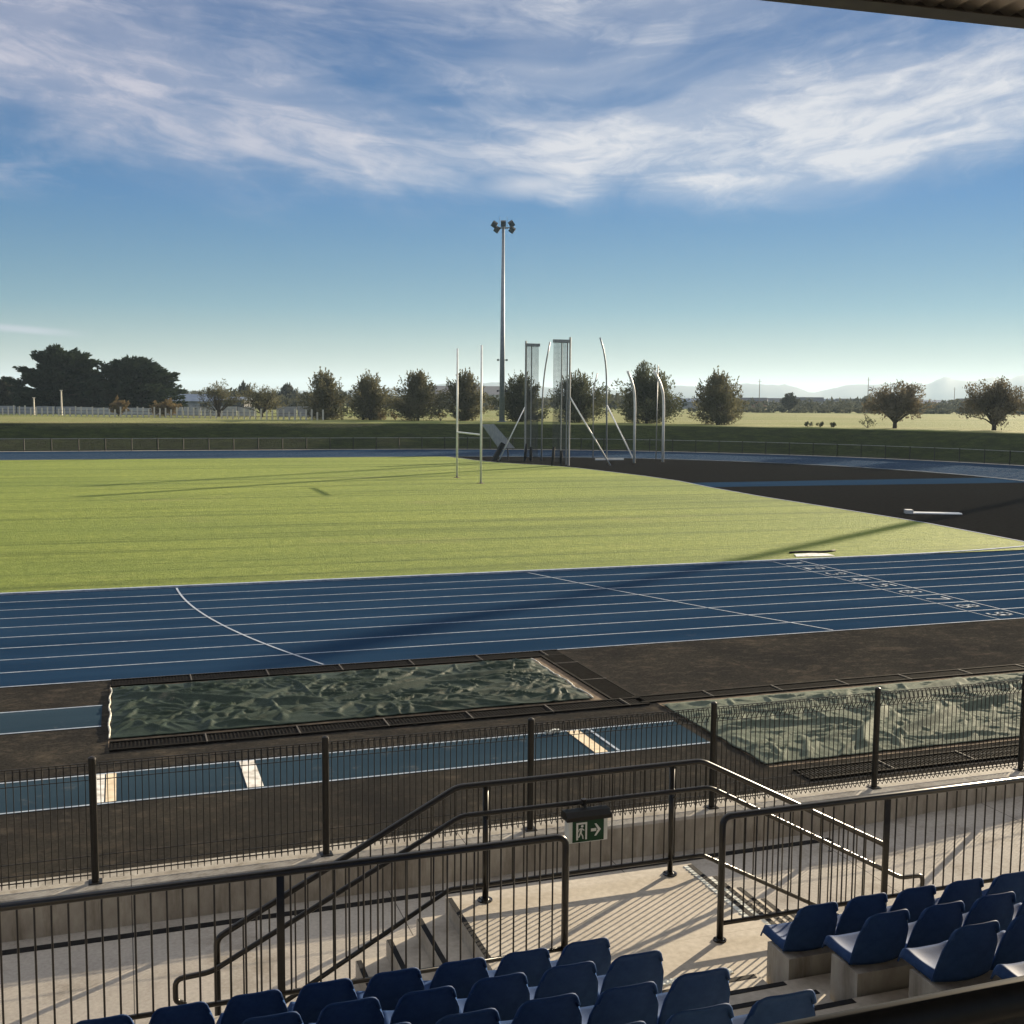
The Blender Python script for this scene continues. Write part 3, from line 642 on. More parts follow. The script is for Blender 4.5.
# ------------------------------------------------------------------ field things
t = thing('goal_posts', 'white H-shaped rugby goal posts standing on the grass', 'goal posts', (22.53, 74.5, 0))
for y in (77.4, 71.75):
    b = MB(); b.tube([(22.53, y, 0), (22.53, y, 9.1)], [.075, .06], 12); b.build('upright', 'white_pole', t, smooth=True)
    b = MB(); b.tube([(22.53, y, .03), (22.53, y, .06)], [.26, .2], 14); b.build('ground_collar', 'sand', t)
b = MB(); b.tube([(22.53, 71.75, 3.25), (22.53, 77.4, 3.25)], .06, 10); b.build('crossbar', 'white_pole', t, smooth=True)
cg = thing('throwing_cage', 'open hammer throwing cage with tall net gates, curved poles and slanting stays', 'throwing cage', (39, 95, 0))
def net(x0, x1, y, z0, z1):
    b = MB(); nx = max(2, int((x1 - x0) / .10)); nz = int((z1 - z0) / .10)
    for k in range(nx + 1): x = x0 + (x1 - x0) * k / nx; b.tube([(x, y, z0), (x, y, z1)], .017, 4)
    for k in range(nz + 1): z = z0 + (z1 - z0) * k / nz; b.tube([(x0, y, z), (x1, y, z)], .017, 4)
    return b
for xs_, yy in (((34.85, 35.38, 36.1), 97.6), ((34.62, 35.35, 35.95), 90.0)):
    fb = MB()
    left_first = yy > 95
    tall = xs_[0] if left_first else xs_[2] + .14
    fb.tube([(tall, yy, 0), (tall, yy, 10.85)], .085, 8); fb.tube([(xs_[1], yy, .1), (xs_[1], yy, 10.4)], .05, 8)
    fb.box(((xs_[0] + xs_[2]) / 2, yy, 10.5), (xs_[2] - xs_[0] + .1, .3, .26))
    if not left_first: fb.tube([(xs_[2] - .1, yy, .1), (xs_[2] - .1, yy, 10.4)], .05, 8)
    g = fb.build('gate', 'grey_pole', cg)
    net(xs_[0] + .02, xs_[2] - .02, yy + .06, .4, 10.36).build('net', 'net', g)
    fb = MB(); fb.tube([(xs_[0] - .05, yy - .1, 0), (xs_[0] + .1, yy, 1.6)], .12, 8); fb.tube([(xs_[1], yy - .1, 0), (xs_[1] + .06, yy, 1.3)], .13, 8)
    fb.build('net_bundle', 'black', g, smooth=True)
for pts, r, mm in (([(36.42, 97.5, 0), (36.44, 97.5, 5.6), (36.55, 97.5, 7.4), (36.75, 97.5, 8.9), (37.12, 97.5, 10.8)], .065, 'grey_pole'),
                   ([(43.14, 98, 0), (43.02, 98, 6.5), (42.93, 98, 8.6), (42.66, 98, 10.2), (42.26, 98, 11.36)], .075, 'galv'),
                   ([(43.61, 93, 0), (43.6, 93, 5.2), (43.5, 93, 6.5), (43.2, 93, 7.4), (42.81, 93, 8.19)], .11, 'white_pole'),
                   ([(46.97, 94, 0), (46.95, 94, 5.0), (46.86, 94, 6.3), (46.5, 94, 7.3), (45.9, 94, 8.26)], .12, 'white_pole'),
                   ([(43.23, 101.5, 0), (43.15, 101.5, 6.75), (43.56, 101.5, 8.18)], .05, 'grey_pole'),
                   ([(48.0, 97.5, 0), (48.0, 97.5, 8.9)], .045, 'grey_pole'), ([(41.0, 103, 0), (41.0, 103, 7.5)], .04, 'grey_pole')):
    b = MB(); b.tube(rounded(pts, .8, 3), r, 8); b.build('pole', mm, cg, smooth=True)
for p, q, r in (((36.13, 90, 5.83), (39.79, 89.6, .02), .065), ((43.05, 97.9, 5.1), (43.9, 93.4, .02), .065), ((34.87, 97.6, 5.05), (32.4, 97.8, .02), .05)):
    b = MB(); b.tube([p, q], r, 8); b.build('stay', 'white_pole', cg, smooth=True)
b = MB(); b.span((41.95, 97.8, 0), (44.8, 98.0, .16)); b.build('base_beam', 'white_pole', cg)
t = thing('leaning_panel', 'tilted grey panel on a black leg beside the throwing cage', 'panel', (32.0, 98, 0))
b = MB(); b.add([(30.86, 98, 3.3), (32.0, 98, 3.36), (34.05, 98.1, 1.16), (32.5, 98.1, 1.17), (30.86, 98.14, 3.3), (32.0, 98.14, 3.36), (34.05, 98.24, 1.16), (32.5, 98.24, 1.17)], [(0, 1, 2, 3), (7, 6, 5, 4), (0, 4, 5, 1), (1, 5, 6, 2), (2, 6, 7, 3), (3, 7, 4, 0)])
b.build('sheet', 'panel', t)
b = MB(); b.tube([(31.9, 97.85, 0), (32.85, 97.92, 1.62)], .26, 4); b.tube([(33.6, 98.6, 0), (33.4, 98.3, 1.3)], .06, 6); b.build('leg', 'black', t)
# white board on the dark area, slab by the kerb
t = thing('stop_board', 'white board lying on the dark asphalt past the grass corner', 'board', (38.6, 46.9, 0))
b = MB(); b.prism([(0, 0), (0, .05), (.08, .075), (.5, .075), (.5, 0)], 'x', 0, 2.3); b.v = [(37.75 + x * .96 + y * .3, 47.5 - x * .46 + y * .9, z) for x, y, z in b.v]; b.build('board', 'white_pole', t)
b = MB(); b.box((37.7, 47.7, .10), (.35, .55, .2), -.45); b.build('end_block', 'wall_white', t)
b = MB(); b.prism([(22.9, 35.0), (24.4, 34.85), (24.5, 35.45), (24.0, 35.7), (23.2, 35.62)], 'z', 0, .05); o = b.build('ground_slab', 'board', loc=(23.6, 35.2, 0)); tag(o, 'pale slab at the grass edge beside the finish end of the track', 'slab')
b = MB(); b.tube([(23.2 + k * .25, 35.9 + .12 * math.sin(k * .9), .05) for k in range(9)], .05, 6); o = b.build('hose', 'black', loc=(24, 35.9, 0), smooth=True); tag(o, 'short dark hose lying on the grass behind the pale slab', 'hose')
for (x, y, s_) in ((6.75, 17.42, 1.0),):
    b = MB()
    for k in range(5): b.box((x + (k - 2) * .055, y + rnd.uniform(-.05, .05), .035), (.06, .06, .05), rnd.random())
    o = b.build('debris', 'sign_white', loc=(x, y, 0)); tag(o, 'small white crumpled litter on the near runway edge', 'litter')
# perimeter rail fence beyond the track
pf = thing('perimeter_fence', 'low dark post and rail fence along the foot of the grass bank', 'fence', (20, CY + 52.7, 0))
path = outer(52.7)[1:-1]; acc = [0]
for p, q in zip(path, path[1:]): acc.append(acc[-1] + math.dist(p, q))
def along(s_):
    for i in range(len(acc) - 1):
        if acc[i] <= s_ <= acc[i + 1]: k = (s_ - acc[i]) / (acc[i + 1] - acc[i]); return path[i][0] + (path[i + 1][0] - path[i][0]) * k, path[i][1] + (path[i + 1][1] - path[i][1]) * k
s_a = next(a for a, p in zip(acc, path) if p[0] > -22); s_b = acc[-1] - 2
proto = None; s_ = s_a; pp = []
while s_ < s_b:
    x, y = along(s_); pp.append((x, y))
    if proto is None:
        b = MB(); b.tube([(x, y, -.05), (x, y, 1.3)], .055, 6); proto = b.build('post', 'black_metal', pf, loc=(x, y, 0))
    else: copy_part(proto, pf, (x - 20, y - CY - 52.7, 0))
    s_ += 2.55
for z, nm in ((1.27, 'top_rail'), (.12, 'bottom_rail')):
    b = MB(); b.tube([(x, y, z) for x, y in pp], .024, 6); b.build(nm, 'grey_pole' if z > 1 else 'black_metal', pf)
b = MB(); s_ = s_a
while s_ < s_a + 2.55 * (len(pp) - 1):
    x, y = along(s_); b.tube([(x, y, .12), (x, y, 1.27)], .005, 3, caps=False); s_ += .1
b.build('mesh_infill', 'wire', pf)

# ------------------------------------------------------------------ floodlight towers
def tower(label, x, y, zb, ht, rot, group, k=1.0):
    t = thing('floodlight_tower', label, 'floodlight tower', (x, y, zb), group)
    b = MB(); b.tube([(x, y, zb), (x, y, zb + ht * .4), (x, y, zb + ht)], [.36 * k, .28 * k, .16 * k], 16); b.build('mast', 'galv', t, smooth=True)
    b = MB(); b.tube([(x, y, zb), (x, y, zb + .08)], .6, 16); b.build('base_plate', 'galv', t)
    b = MB()
    ca, sa = math.cos(rot), math.sin(rot)
    def W(u, v, z): return (x + u * ca - v * sa, y + u * sa + v * ca, zb + ht + z)
    b.tube([W(-.95, 0, -.15), W(.95, 0, -.15)], .07, 6); b.tube([W(-.6, .5, -.15), W(.6, .5, -.15)], .06, 6); b.tube([W(0, -.4, -.15), W(0, .6, -.15)], .06, 6)
    b.tube([W(-.45, 0, -.1), W(-.45, 0, 1.15)], .02, 4); b.tube([W(.45, 0, -.1), W(.45, 0, 1.2)], .02, 4); b.tube([W(.1, .4, -.1), W(.1, .4, .9)], .015, 4)
    b.build('crossarm', 'grey_pole', t)
    for u, z, tl in ((-1.1, .22, .5), (-.78, -.40, .5), (0, .32, 0), (1.0, .3, -.5), (1.08, -.42, .55)):
        mt = Matrix.Rotation(rot, 3, 'Z') @ Matrix.Rotation(tl * 1.2, 3, 'Y') @ Matrix.Rotation(.55, 3, 'X')
        b = MB(); c = W(u, -.1, z); b.box(c, (.62, .42, .66), mtx=mt); b.box(tuple(Vector(c) + mt @ Vector((0, .3, 0))), (.42, .22, .4), mtx=mt); f_ = b.build('floodlight', 'lamp_dark', t)
        b = MB(); b.box(tuple(Vector(c) + mt @ Vector((0, -.213, 0))), (.54, .02, .58), mtx=mt); b.build('lens', 'lamp_glass', f_)
        b = MB(); b.tube([W(u * .75, 0, -.15), c], .04, 5); b.build('lamp_bracket', 'grey_pole', f_)
    for z in (.16, .32):
        b = MB(); b.tube([W(-.55, 0, -ht * (1 - z)), W(.55, 0, -ht * (1 - z))], .05, 6); b.box(W(-.55, 0, -ht * (1 - z)), (.18, .18, .22)); b.box(W(.55, 0, -ht * (1 - z)), (.18, .18, .22)); b.build('step_bracket', 'lamp_dark', t)
    return t
tower('tall grey floodlight mast rising behind the throwing cage', 45.1, 135, 2.8, 23.9, -.33, 'floodlight towers around the field')
tower('grey floodlight mast beyond the right edge, casting the long shadow over the track', 101, 84.2, 2.7, 24.5, .9, 'floodlight towers around the field', 1.9)

# ------------------------------------------------------------------ trees
def leaf_cloud(b, c, rad, n, size, rg, flat=1.0, dirn=None):
    for _ in range(n):
        while True:
            p = Vector((rg.uniform(-1, 1), rg.uniform(-1, 1), rg.uniform(-1, 1)))
            if p.length < 1: break
        q = Vector((c[0] + p.x * rad, c[1] + p.y * rad, c[2] + p.z * rad * flat))
        a = Vector((rg.gauss(0, 1), rg.gauss(0, 1), rg.gauss(0, 1)))
        if dirn is not None: a = a * .5 + Vector(dirn)
        a.normalize(); e = a.orthogonal().normalized(); e.rotate(Matrix.Rotation(rg.uniform(0, 6.3), 3, a))
        s_ = size * rg.uniform(.6, 1.4); a = a * s_; e = e * s_ * .42
        b.add([q - a, q + e, q + a * 1.1, q - e], [(0, 1, 2, 3)])
def tree(name, label, col, d, h, w, kind, seed, zb=2.75, group='trees on the paddock beyond the bank', trunkh=.05, leaf=None, nl=1.0, lean=0, ls=1.0):
    rg = random.Random(seed); x, y = away(col, d)
    t = thing(name, label, 'tree', (x, y, zb), group)
    tb, lb = MB(), MB(); base = Vector((x, y, zb))
    def pt(u, v, z): return base + rt0 * u + fw0 * v + Vector((0, 0, z))
    dense = kind == 'cypress'
    if kind == 'round':
        ns, spread, leaf_ = 80, 1.0, leaf or 'leaf_olive'
        tb.tube([pt(0, 0, -.2), pt(.02 * w, 0, h * .3), pt(0, .02, h * .62)], [h * .035, h * .026, h * .01], 7)
        for k in range(ns):
            an = rg.uniform(0, 6.283); zf = rg.uniform(trunkh + .02, 1.0) if k > 6 else rg.uniform(.8, 1.0)
            pr = (math.sin(math.pi * min(1, max(.02, (zf - trunkh + .05) / (1.08 - trunkh))) ** .66)) ** .75
            rr = w / 2 * pr * rg.uniform(.5, 1.14) * (1 + .16 * math.sin(an * 2 + seed) + .13 * math.sin(an * 3 + seed * 2.3 + zf * 6))
            e = pt(rr * math.cos(an) + lean * zf * w, rr * math.sin(an), h * zf * rg.uniform(.9, 1.04))
            s0 = pt(0, 0, h * max(.05, zf * .5 - .08)); mid = (s0 + e) / 2 + Vector((0, 0, h * .015))
            tb.tube([s0, mid, e], [h * .010, h * .006, h * .002], 4, caps=False)
            up_ = (e - s0).normalized()
            for q in range(4):
                f_ = .45 + .55 * (q / 3); c = s0.lerp(e, f_)
                leaf_cloud(lb, c, w * .12 * (1.15 - .35 * f_), int(34 * nl), .15 * ls, rg, .9, up_ * .9)
            tw = rg.uniform(.06, .2)
            for q in range(4): leaf_cloud(lb, e + up_ * (.1 + tw * q) + Vector((0, 0, tw * q * .7)), .12, 3, .15 * ls, rg, 1.3, up_ * 1.6)
    elif kind == 'open':
        leaf_ = leaf or 'leaf_brown'
        tb.tube([pt(0, 0, -.2), pt(0, 0, h * .14)], [h * .05, h * .042], 8)
        for k in range(22):
            an = k * 2.4 + rg.uniform(-.3, .3); out = rg.uniform(.3, 1.0)
            zf = .16 + .84 * (1 - out ** 1.6 * rg.uniform(.35, 1.0)) * rg.uniform(.85, 1.05)
            e = pt(w / 2 * out * math.cos(an), w / 2 * out * math.sin(an), h * min(1, zf)); s0 = pt(0, 0, h * rg.uniform(.08, .16))
            m1 = s0.lerp(e, .4) + Vector((0, 0, h * .05)); tb.tube([s0, m1, e], [h * .022, h * .012, h * .004], 5, caps=False)
            for j in range(5):
                st_ = m1.lerp(e, rg.uniform(.0, .9)); e2 = st_ + Vector((rg.gauss(0, 1), rg.gauss(0, 1), rg.gauss(.5, .7))).normalized() * w * rg.uniform(.10, .22)
                tb.tube([st_, e2], [h * .007, h * .002], 4, caps=False)
                up_ = (e2 - st_).normalized()
                leaf_cloud(lb, e2, w * .085, int(24 * nl), .13 * ls, rg, .9, up_ * .8); leaf_cloud(lb, st_.lerp(e2, .5), w * .07, int(13 * nl), .13 * ls, rg, .9, up_ * .6)
                leaf_cloud(lb, e2 + up_ * .2, .1, 3, .16 * ls, rg, 1.2, up_ * 1.5)
    else:  # broad dark cypress with layered sprays
        leaf_ = leaf or 'leaf_dark'
        for k in range(3): tb.tube([pt(rg.uniform(-.05, .05) * w, 0, -.3), pt(rg.uniform(-.2, .2) * w, rg.uniform(-.1, .1) * w, h * .5), pt(rg.uniform(-.3, .3) * w, 0, h * .85)], [h * .05, h * .03, h * .01], 7)
        for k in range(int(240 * nl)):
            an = rg.uniform(0, 6.283); zf = rg.uniform(.02, 1.0)
            pr = min(1.0, (1.0 - max(0, (zf - .30) / .70) ** 2.2) ** .5 * .97 + .04)
            out = rg.uniform(.25, 1.02) ; rr = w / 2 * pr * out
            e = pt(rr * math.cos(an), rr * math.sin(an) * .75, h * zf * rg.uniform(.96, 1.03))
            dr = (e - pt(0, 0, h * zf * .75)).normalized(); dr.z = dr.z * .6 + .18; dr.normalize()
            tb.tube([pt(0, 0, h * zf * .8), e], [h * .008, h * .002], 4, caps=False)
            for q in range(5): leaf_cloud(lb, e - dr * (q * w * .035), w * .05 + q * w * .009, 20, .36 * ls, rg, .45, dr * 1.2)
            leaf_cloud(lb, e + dr * .5, .35, 5, .34 * ls, rg, .5, dr * 2)
    tb.build('trunk', 'bark', t, smooth=True); lb.build('crown', leaf_, t, fix=False)
    return t
FG = 'autumn trees in a row behind the bank'
tree('tree', 'broad dark conifer, the taller of the big pair behind the pale fences', 62, 186, 10.2, 16.6, 'cypress', 1, nl=1.25, group='big dark conifers behind the pale fences')
tree('tree', 'rounded dark conifer joined to the right side of the tallest one', 134, 188, 8.9, 17.2, 'cypress', 2, nl=1.15, group='big dark conifers behind the pale fences')
tree('tree', 'lower dark conifer cut by the left edge of the view', 4, 196, 5.2, 7.4, 'cypress', 3, nl=.7, leaf='leaf_far', group='big dark conifers behind the pale fences')
tree('tree', 'small tan tree in front of the right dark conifer', 119, 163, 2.2, 2.9, 'open', 4, leaf='leaf_tan', nl=1.4)
tree('tree', 'small tan tree near the right end of the dark conifers', 165, 163, 2.0, 4.2, 'open', 5, leaf='leaf_tan', nl=1.0)
tree('tree', 'thin straggly tree over the blue roofed house', 219, 165, 4.8, 6.5, 'open', 6, leaf='leaf_olive', nl=.55)
tree('tree', 'thin straggly tree left of the rounded autumn row', 262, 165, 4.4, 7.4, 'open', 7, leaf='leaf_olive', nl=.75)
tree('tree', 'leftmost full olive tree of the row behind the bank', 325, 150, 5.9, 6.8, 'round', 11, group=FG, nl=.8)
tree('tree', 'second full olive tree, left of the brownest one', 370, 150, 5.7, 6.8, 'round', 12, group=FG, nl=.95)
tree('tree', 'olive tree with tan right side left of the narrow pointed tree', 417, 148, 5.9, 7.4, 'round', 13, group=FG)
tree('tree', 'narrow pointed olive tree between the goal posts', 464, 150, 6.1, 5.6, 'round', 14, group=FG, nl=.9)
tree('tree', 'dark green tree behind the left net gate of the cage', 520, 148, 5.9, 6.2, 'round', 15, group=FG, leaf='leaf_green', nl=1.1)
tree('tree', 'dark green tree behind the right net gate of the cage', 577, 146, 6.0, 8.0, 'round', 16, group=FG, leaf='leaf_green', nl=.95)
tree('tree', 'largest dark green round tree behind the curved white poles', 645, 141, 6.8, 9.4, 'round', 17, group=FG, leaf='leaf_green', nl=1.35)
tree('tree', 'brownish rounded tree alone right of the throwing cage', 716, 139, 6.0, 7.2, 'round', 18, group=FG, leaf='leaf_olive', nl=1.0, trunkh=.1)
tree('tree', 'sparse brown spreading tree, left one of the two at the right', 893, 125, 5.1, 7.8, 'open', 19, group=FG, nl=2.3)
tree('tree', 'sparse brown spreading tree at the right edge of the view', 992, 120, 5.4, 8.2, 'open', 20, group=FG, nl=2.2)
tree('tree', 'small mushroom shaped tree standing before the far town', 787, 300, 5.2, 5.5, 'open', 21, leaf='leaf_far', nl=1.2, group='far trees by the town', ls=1.5)
tree('tree', 'rounded far tree behind the straggly trees at left', 245, 330, 6.5, 6.2, 'round', 22, leaf='leaf_far', group='far trees by the town', nl=.8, ls=1.8)
tree('tree', 'wide rounded far tree left of the first olive tree', 288, 340, 6.3, 8.0, 'round', 23, leaf='leaf_far', group='far trees by the town', nl=.9, ls=1.8)
for col, h_, lab in ((381, .8, 'low tan shrub under the second olive tree'), (806, .55, 'small dark shrub on the bank top, left of three'), (819, .5, 'small dark shrub on the bank top, middle of three'), (832, .5, 'small dark shrub on the bank top, right of three'), (866, 1.1, 'dark shrub at the foot of the sparse brown tree'), (395, .8, 'low tan shrub left of the tan sided olive tree'), (440, .9, 'low tan shrub between two olive trees')):
    rg = random.Random(col); x, y = away(col, 128 if col > 700 else 149); t = thing('shrub', lab, 'shrub', (x, y, 2.75), 'shrubs along the bank top')
    lb, tb = MB(), MB()
    for k in range(7):
        e = Vector((x + rg.uniform(-.6, .6) * h_, y + rg.uniform(-.6, .6) * h_, 2.75 + h_ * rg.uniform(.4, 1))); tb.tube([(x, y, 2.7), e], [.03, .01], 4)
        leaf_cloud(lb, e, h_ * .35, 22, .12, rg)
    lb.build('foliage', 'leaf_tan' if 'tan' in lab[:8] else 'leaf_green', t, fix=False); tb.build('stem', 'bark', t)

# ------------------------------------------------------------------ fences, houses, shed and town beyond
t = thing('paddock_fence', 'long fence of pale posts with dark rails across the left paddock', 'fence', (*away(150, 195), 2.75))
proto = None; rg = random.Random(5); pl = []
for k in range(64):
    col = -30 + k * 5.6; d = 163 - 19 * max(0, (col) / 330); x, y = away(col, d); pl.append((x, y))
    hh = 1.2 * rg.uniform(.85, 1.2)
    b = MB(); b.box((x, y, 2.75 + hh / 2), (.16, .16, hh), YAW); b.build('post', 'post_pale', t, loc=(x, y, 2.75))
for z in (.35, .8):
    b = MB(); b.tube([(x, y, 2.75 + z) for x, y in pl], .035, 4); b.build('rail', 'wood', t)
def long_wall(label, c0, c1, d, h, mm, panel):
    x0, y0 = away(c0, d); x1, y1 = away(c1, d); t = thing('panel_fence', label, 'fence', ((x0 + x1) / 2, (y0 + y1) / 2, 2.75), 'pale fences in front of the houses')
    n = max(2, int(math.dist((x0, y0), (x1, y1)) / panel)); rg = random.Random(int(c0)); an = math.atan2(y1 - y0, x1 - x0)
    for k in range(n):
        f0 = (k + .5) / n; hh = h * rg.uniform(.93, 1.05)
        b = MB(); b.box((x0 + (x1 - x0) * f0, y0 + (y1 - y0) * f0, 2.75 + hh / 2), (math.dist((x0, y0), (x1, y1)) / n * .95, .06, hh), an)
        b.build('fence_panel', mm if rg.random() > .25 else 'wall_grey', t)
long_wall('white panel fence below the tall dark conifer', -2, 76, 176, 1.15, 'wall_grey', 2.6)
long_wall('bright white panel fence between the two tan trees', 77, 160, 174, 1.1, 'wall_white', 2.4)
long_wall('grey white panel fence below the blue roofed house', 166, 255, 174, 1.35, 'wall_white', 2.4)
long_wall('plain grey panel fence left of the first olive tree', 276, 318, 174, 1.5, 'wall_grey', 2.8)
def house(name, label, cat, col, d, w, dp, h, rh, wm, rm, group, rz=0, win=True, zb=2.75, flat=False):
    x, y = away(col, d); t = thing(name, label, cat, (x, y, zb), group); an = -YAW + rz
    mt = Matrix.Rotation(an, 3, 'Z')
    def T(b): b.v = [tuple(mt @ Vector(v) + Vector((x, y, zb))) for v in b.v]; return b
    b = MB(); b.span((-w / 2, -dp / 2, -.2), (w / 2, dp / 2, h)); wl = T(b).build('wall', wm, t)
    b = MB(); e = .4; b.prism([(-dp / 2 - e, h + .01), (0, h + rh), (dp / 2 + e, h + .01)], 'x', -w / 2 - e, w / 2 + e); T(b).build('roof', rm, t)
    if win:
        k = max(1, int(w / 4))
        for q in range(k):
            b = MB(); xc = -w / 2 + (q + .5) * w / k; b.span((xc - .7, -dp / 2 - .03, h * .4), (xc + .7, -dp / 2 + .01, h * .82)); T(b).build('window', 'window', wl)
    return t
HG = 'houses of the far town'
house('house', 'blue grey roofed house just right of the dark conifers', 'house', 194, 240, 9, 8, 1.9, 1.5, 'wall_grey', 'roof_blue', HG, .2)
house('house', 'low dark roofed house with bright ridge behind the straggly trees', 'house', 234, 240, 6, 7, 2.2, .7, 'roof_dark', 'roof_blue', HG)
house('house', 'small brick house half hidden behind the tall dark conifer', 'house', 40, 215, 8, 7, 1.6, 1.0, 'wall_brick', 'roof_grey', HG)
house('house', 'cream walled house behind the white panel fence', 'house', 96, 212, 8, 7, 1.5, 1.0, 'wall_cream', 'roof_grey', HG)
house('shed', 'long grey roofed warehouse behind the goal posts', 'warehouse', 466, 470, 30, 40, 4.6, 3.6, 'shed_wall', 'roof_grey', None, .0, False)
rg = random.Random(31)
desc = [(682, 420, 12, 'wall_grey', 'roof_blue', 'pale blue roofed house between the largest dark tree and the lone brownish tree'), (752, 430, 9, 'wall_brick', 'roof_dark', 'dark roofed house right of the lone brownish tree'), (772, 520, 14, 'wall_cream', 'roof_grey', 'grey roofed house left of the mushroom shaped tree'), (806, 460, 11, 'wall_grey', 'roof_dark', 'dark roofed house right of the mushroom shaped tree'), (826, 560, 20, 'shed_wall', 'roof_blue', 'long pale shed in the middle of the far town'), (848, 500, 12, 'wall_cream', 'roof_dark', 'cream house left of the sparse spreading tree'), (868, 620, 22, 'wall_grey', 'roof_blue', 'long blue roofed shed behind the sparse spreading tree'), (925, 520, 14, 'wall_white', 'roof_blue', 'white walled house right of the sparse spreading tree'), (944, 600, 16, 'wall_grey', 'roof_dark', 'dark roofed house midway between the two sparse trees'), (965, 480, 10, 'wall_cream', 'roof_grey', 'grey roofed house left of the rightmost tree'), (1000, 640, 18, 'wall_grey', 'roof_dark', 'dark roofed house behind the rightmost tree'), (1018, 520, 12, 'wall_white', 'roof_blue', 'white walled house at the right edge of the view')]
for col, d, w, wm, rm, lab in desc:
    house('house', lab, 'house', col, d, w, 9, rg.uniform(2.5, 3.2), rg.uniform(1.2, 2.0), wm, rm, HG, rg.uniform(-.3, .3))
# dark hedge line at the end of the right paddock and a tree belt that reads as one mass
x0, y0 = away(690, 296); x1, y1 = away(1100, 300); b = MB(); rg = random.Random(77)
for k in range(420):
    f0 = rg.random(); leaf_cloud(b, (x0 + (x1 - x0) * f0, y0 + (y1 - y0) * f0 + rg.uniform(-2, 2), 2.75 + rg.uniform(.1, .9)), .8, 14, .35, rg, .6)
o = b.build('hedge', 'leaf_far', fix=False); tag(o, 'low dark hedge along the far end of the right paddock', 'hedge')
b = MB()
for k in range(2400):
    f0 = rg.random(); col = -60 + 1200 * f0; d = rg.uniform(300 if col < 640 else 400, 850); x, y = away(col, d)
    hb = (3.4 + 2.8 * (noise.noise((col * .02, d * .004, 2)) + .4)) * (1.1 if col < 330 else .8)
    for q in range(2): leaf_cloud(b, (x + rg.uniform(-3, 3), y, 2.75 + hb * rg.uniform(.1, .85)), max(1.2, hb * .42), 9, 1.1, rg, .7)
for k in range(900):
    col = rg.uniform(150, 330) if k % 2 else rg.uniform(700, 1090); d = rg.uniform(262, 330) if k % 2 else rg.uniform(340, 420); x, y = away(col, d)
    hb = (2.6 + 2.6 * (noise.noise((col * .05, d * .01, 6)) + .35)) * (1.0 if k % 2 else .72)
    leaf_cloud(b, (x, y, 2.75 + hb * rg.uniform(.1, .85)), max(.8, hb * .3), 12, .6, rg, .8)
o = b.build('far_treeline', 'leaf_far', kind='stuff', fix=False); tag(o, 'hazy belt of trees around the far town on the skyline', 'treeline')
for col, d, h_, lab in ((757, 420, 11, 'thin mast over the far town, left of the mushroom tree'), (865, 420, 12, 'dark thin mast left of the sparse spreading tree'), (951, 520, 10, 'thin mast between the two sparse spreading trees')):
    x, y = away(col, d); b = MB(); b.tube([(x, y, 2.7), (x, y, 2.75 + h_)], [.2, .1], 6); b.tube([(x - .8, y, 2.75 + h_ * .92), (x + .8, y, 2.75 + h_ * .92)], .06, 4); o = b.build('utility_pole', 'wood', loc=(x, y, 2.75)); tag(o, lab, 'pole', 'poles over the far town')
for col, d, h_, lab in ((62.5, 166, 3.6, 'tall pale pole in front of the tall dark conifer'), (35, 166, 2.5, 'short thin pole at the left of the paddock fence')):
    x, y = away(col, d); b = MB(); b.tube([(x, y, 2.7), (x, y, 2.75 + h_)], [.13, .09], 6); b.box((x, y, 2.75 + h_), (.4, .12, .1)); o = b.build('utility_pole', 'post_pale', loc=(x, y, 2.75)); tag(o, lab, 'pole', 'poles by the paddock fence')

# ------------------------------------------------------------------ haze
b = MB(); b.span((-11500, -700, -1.7), (12500, 11500, 175)); hz = b.build('haze', 'black', kind='stuff'); hz.data.materials.clear()
hm = bpy.data.materials.new('haze'); hm.use_nodes = True; nt = hm.node_tree; nt.nodes.clear()
out = N(nt, 'ShaderNodeOutputMaterial'); pv = N(nt, 'ShaderNodeVolumePrincipled')
pv.inputs['Color'].default_value = (0.60, 0.80, 1.0, 1); pv.inputs['Density'].default_value = 0.00014; pv.inputs['Anisotropy'].default_value = 0.2
L(nt, pv.outputs[0], out.inputs['Volume']); hz.data.materials.append(hm)
tag(hz, 'thin pale haze over the far plain and hills', 'haze')

# ------------------------------------------------------------------ light and sky
SUN_EL, SUN_AZ = R(13.6), R(90 - 31.5)          # azimuth from +Y towards +X
sd = Vector((math.sin(SUN_AZ) * math.cos(SUN_EL), math.cos(SUN_AZ) * math.cos(SUN_EL), math.sin(SUN_EL)))
sl = bpy.data.lights.new('sun', 'SUN'); sl.energy = 4.8; sl.angle = R(0.5); sl.color = (1.0, 0.83, 0.59)
so = bpy.data.objects.new('sun', sl); COL.objects.link(so); so.rotation_euler = (-sd).to_track_quat('-Z', 'Y').to_euler(); so.location = (80, 60, 60)
SKY_V, CLD = 1.44, 4.1
wd = bpy.data.worlds.new('World'); scene.world = wd; wd.use_nodes = True; nt = wd.node_tree
bg = nt.nodes['Background']; bg.inputs['Strength'].default_value = 0.06
sky = N(nt, 'ShaderNodeTexSky', sky_type='NISHITA'); sky.sun_disc = False; sky.sun_elevation = SUN_EL; sky.sun_rotation = SUN_AZ
sky.air_density = 1.0; sky.dust_density = 0.0; sky.ozone_density = 3.0; sky.altitude = 10
tc = N(nt, 'ShaderNodeTexCoord'); sp = N(nt, 'ShaderNodeSeparateXYZ'); L(nt, tc.outputs['Generated'], sp.inputs[0])
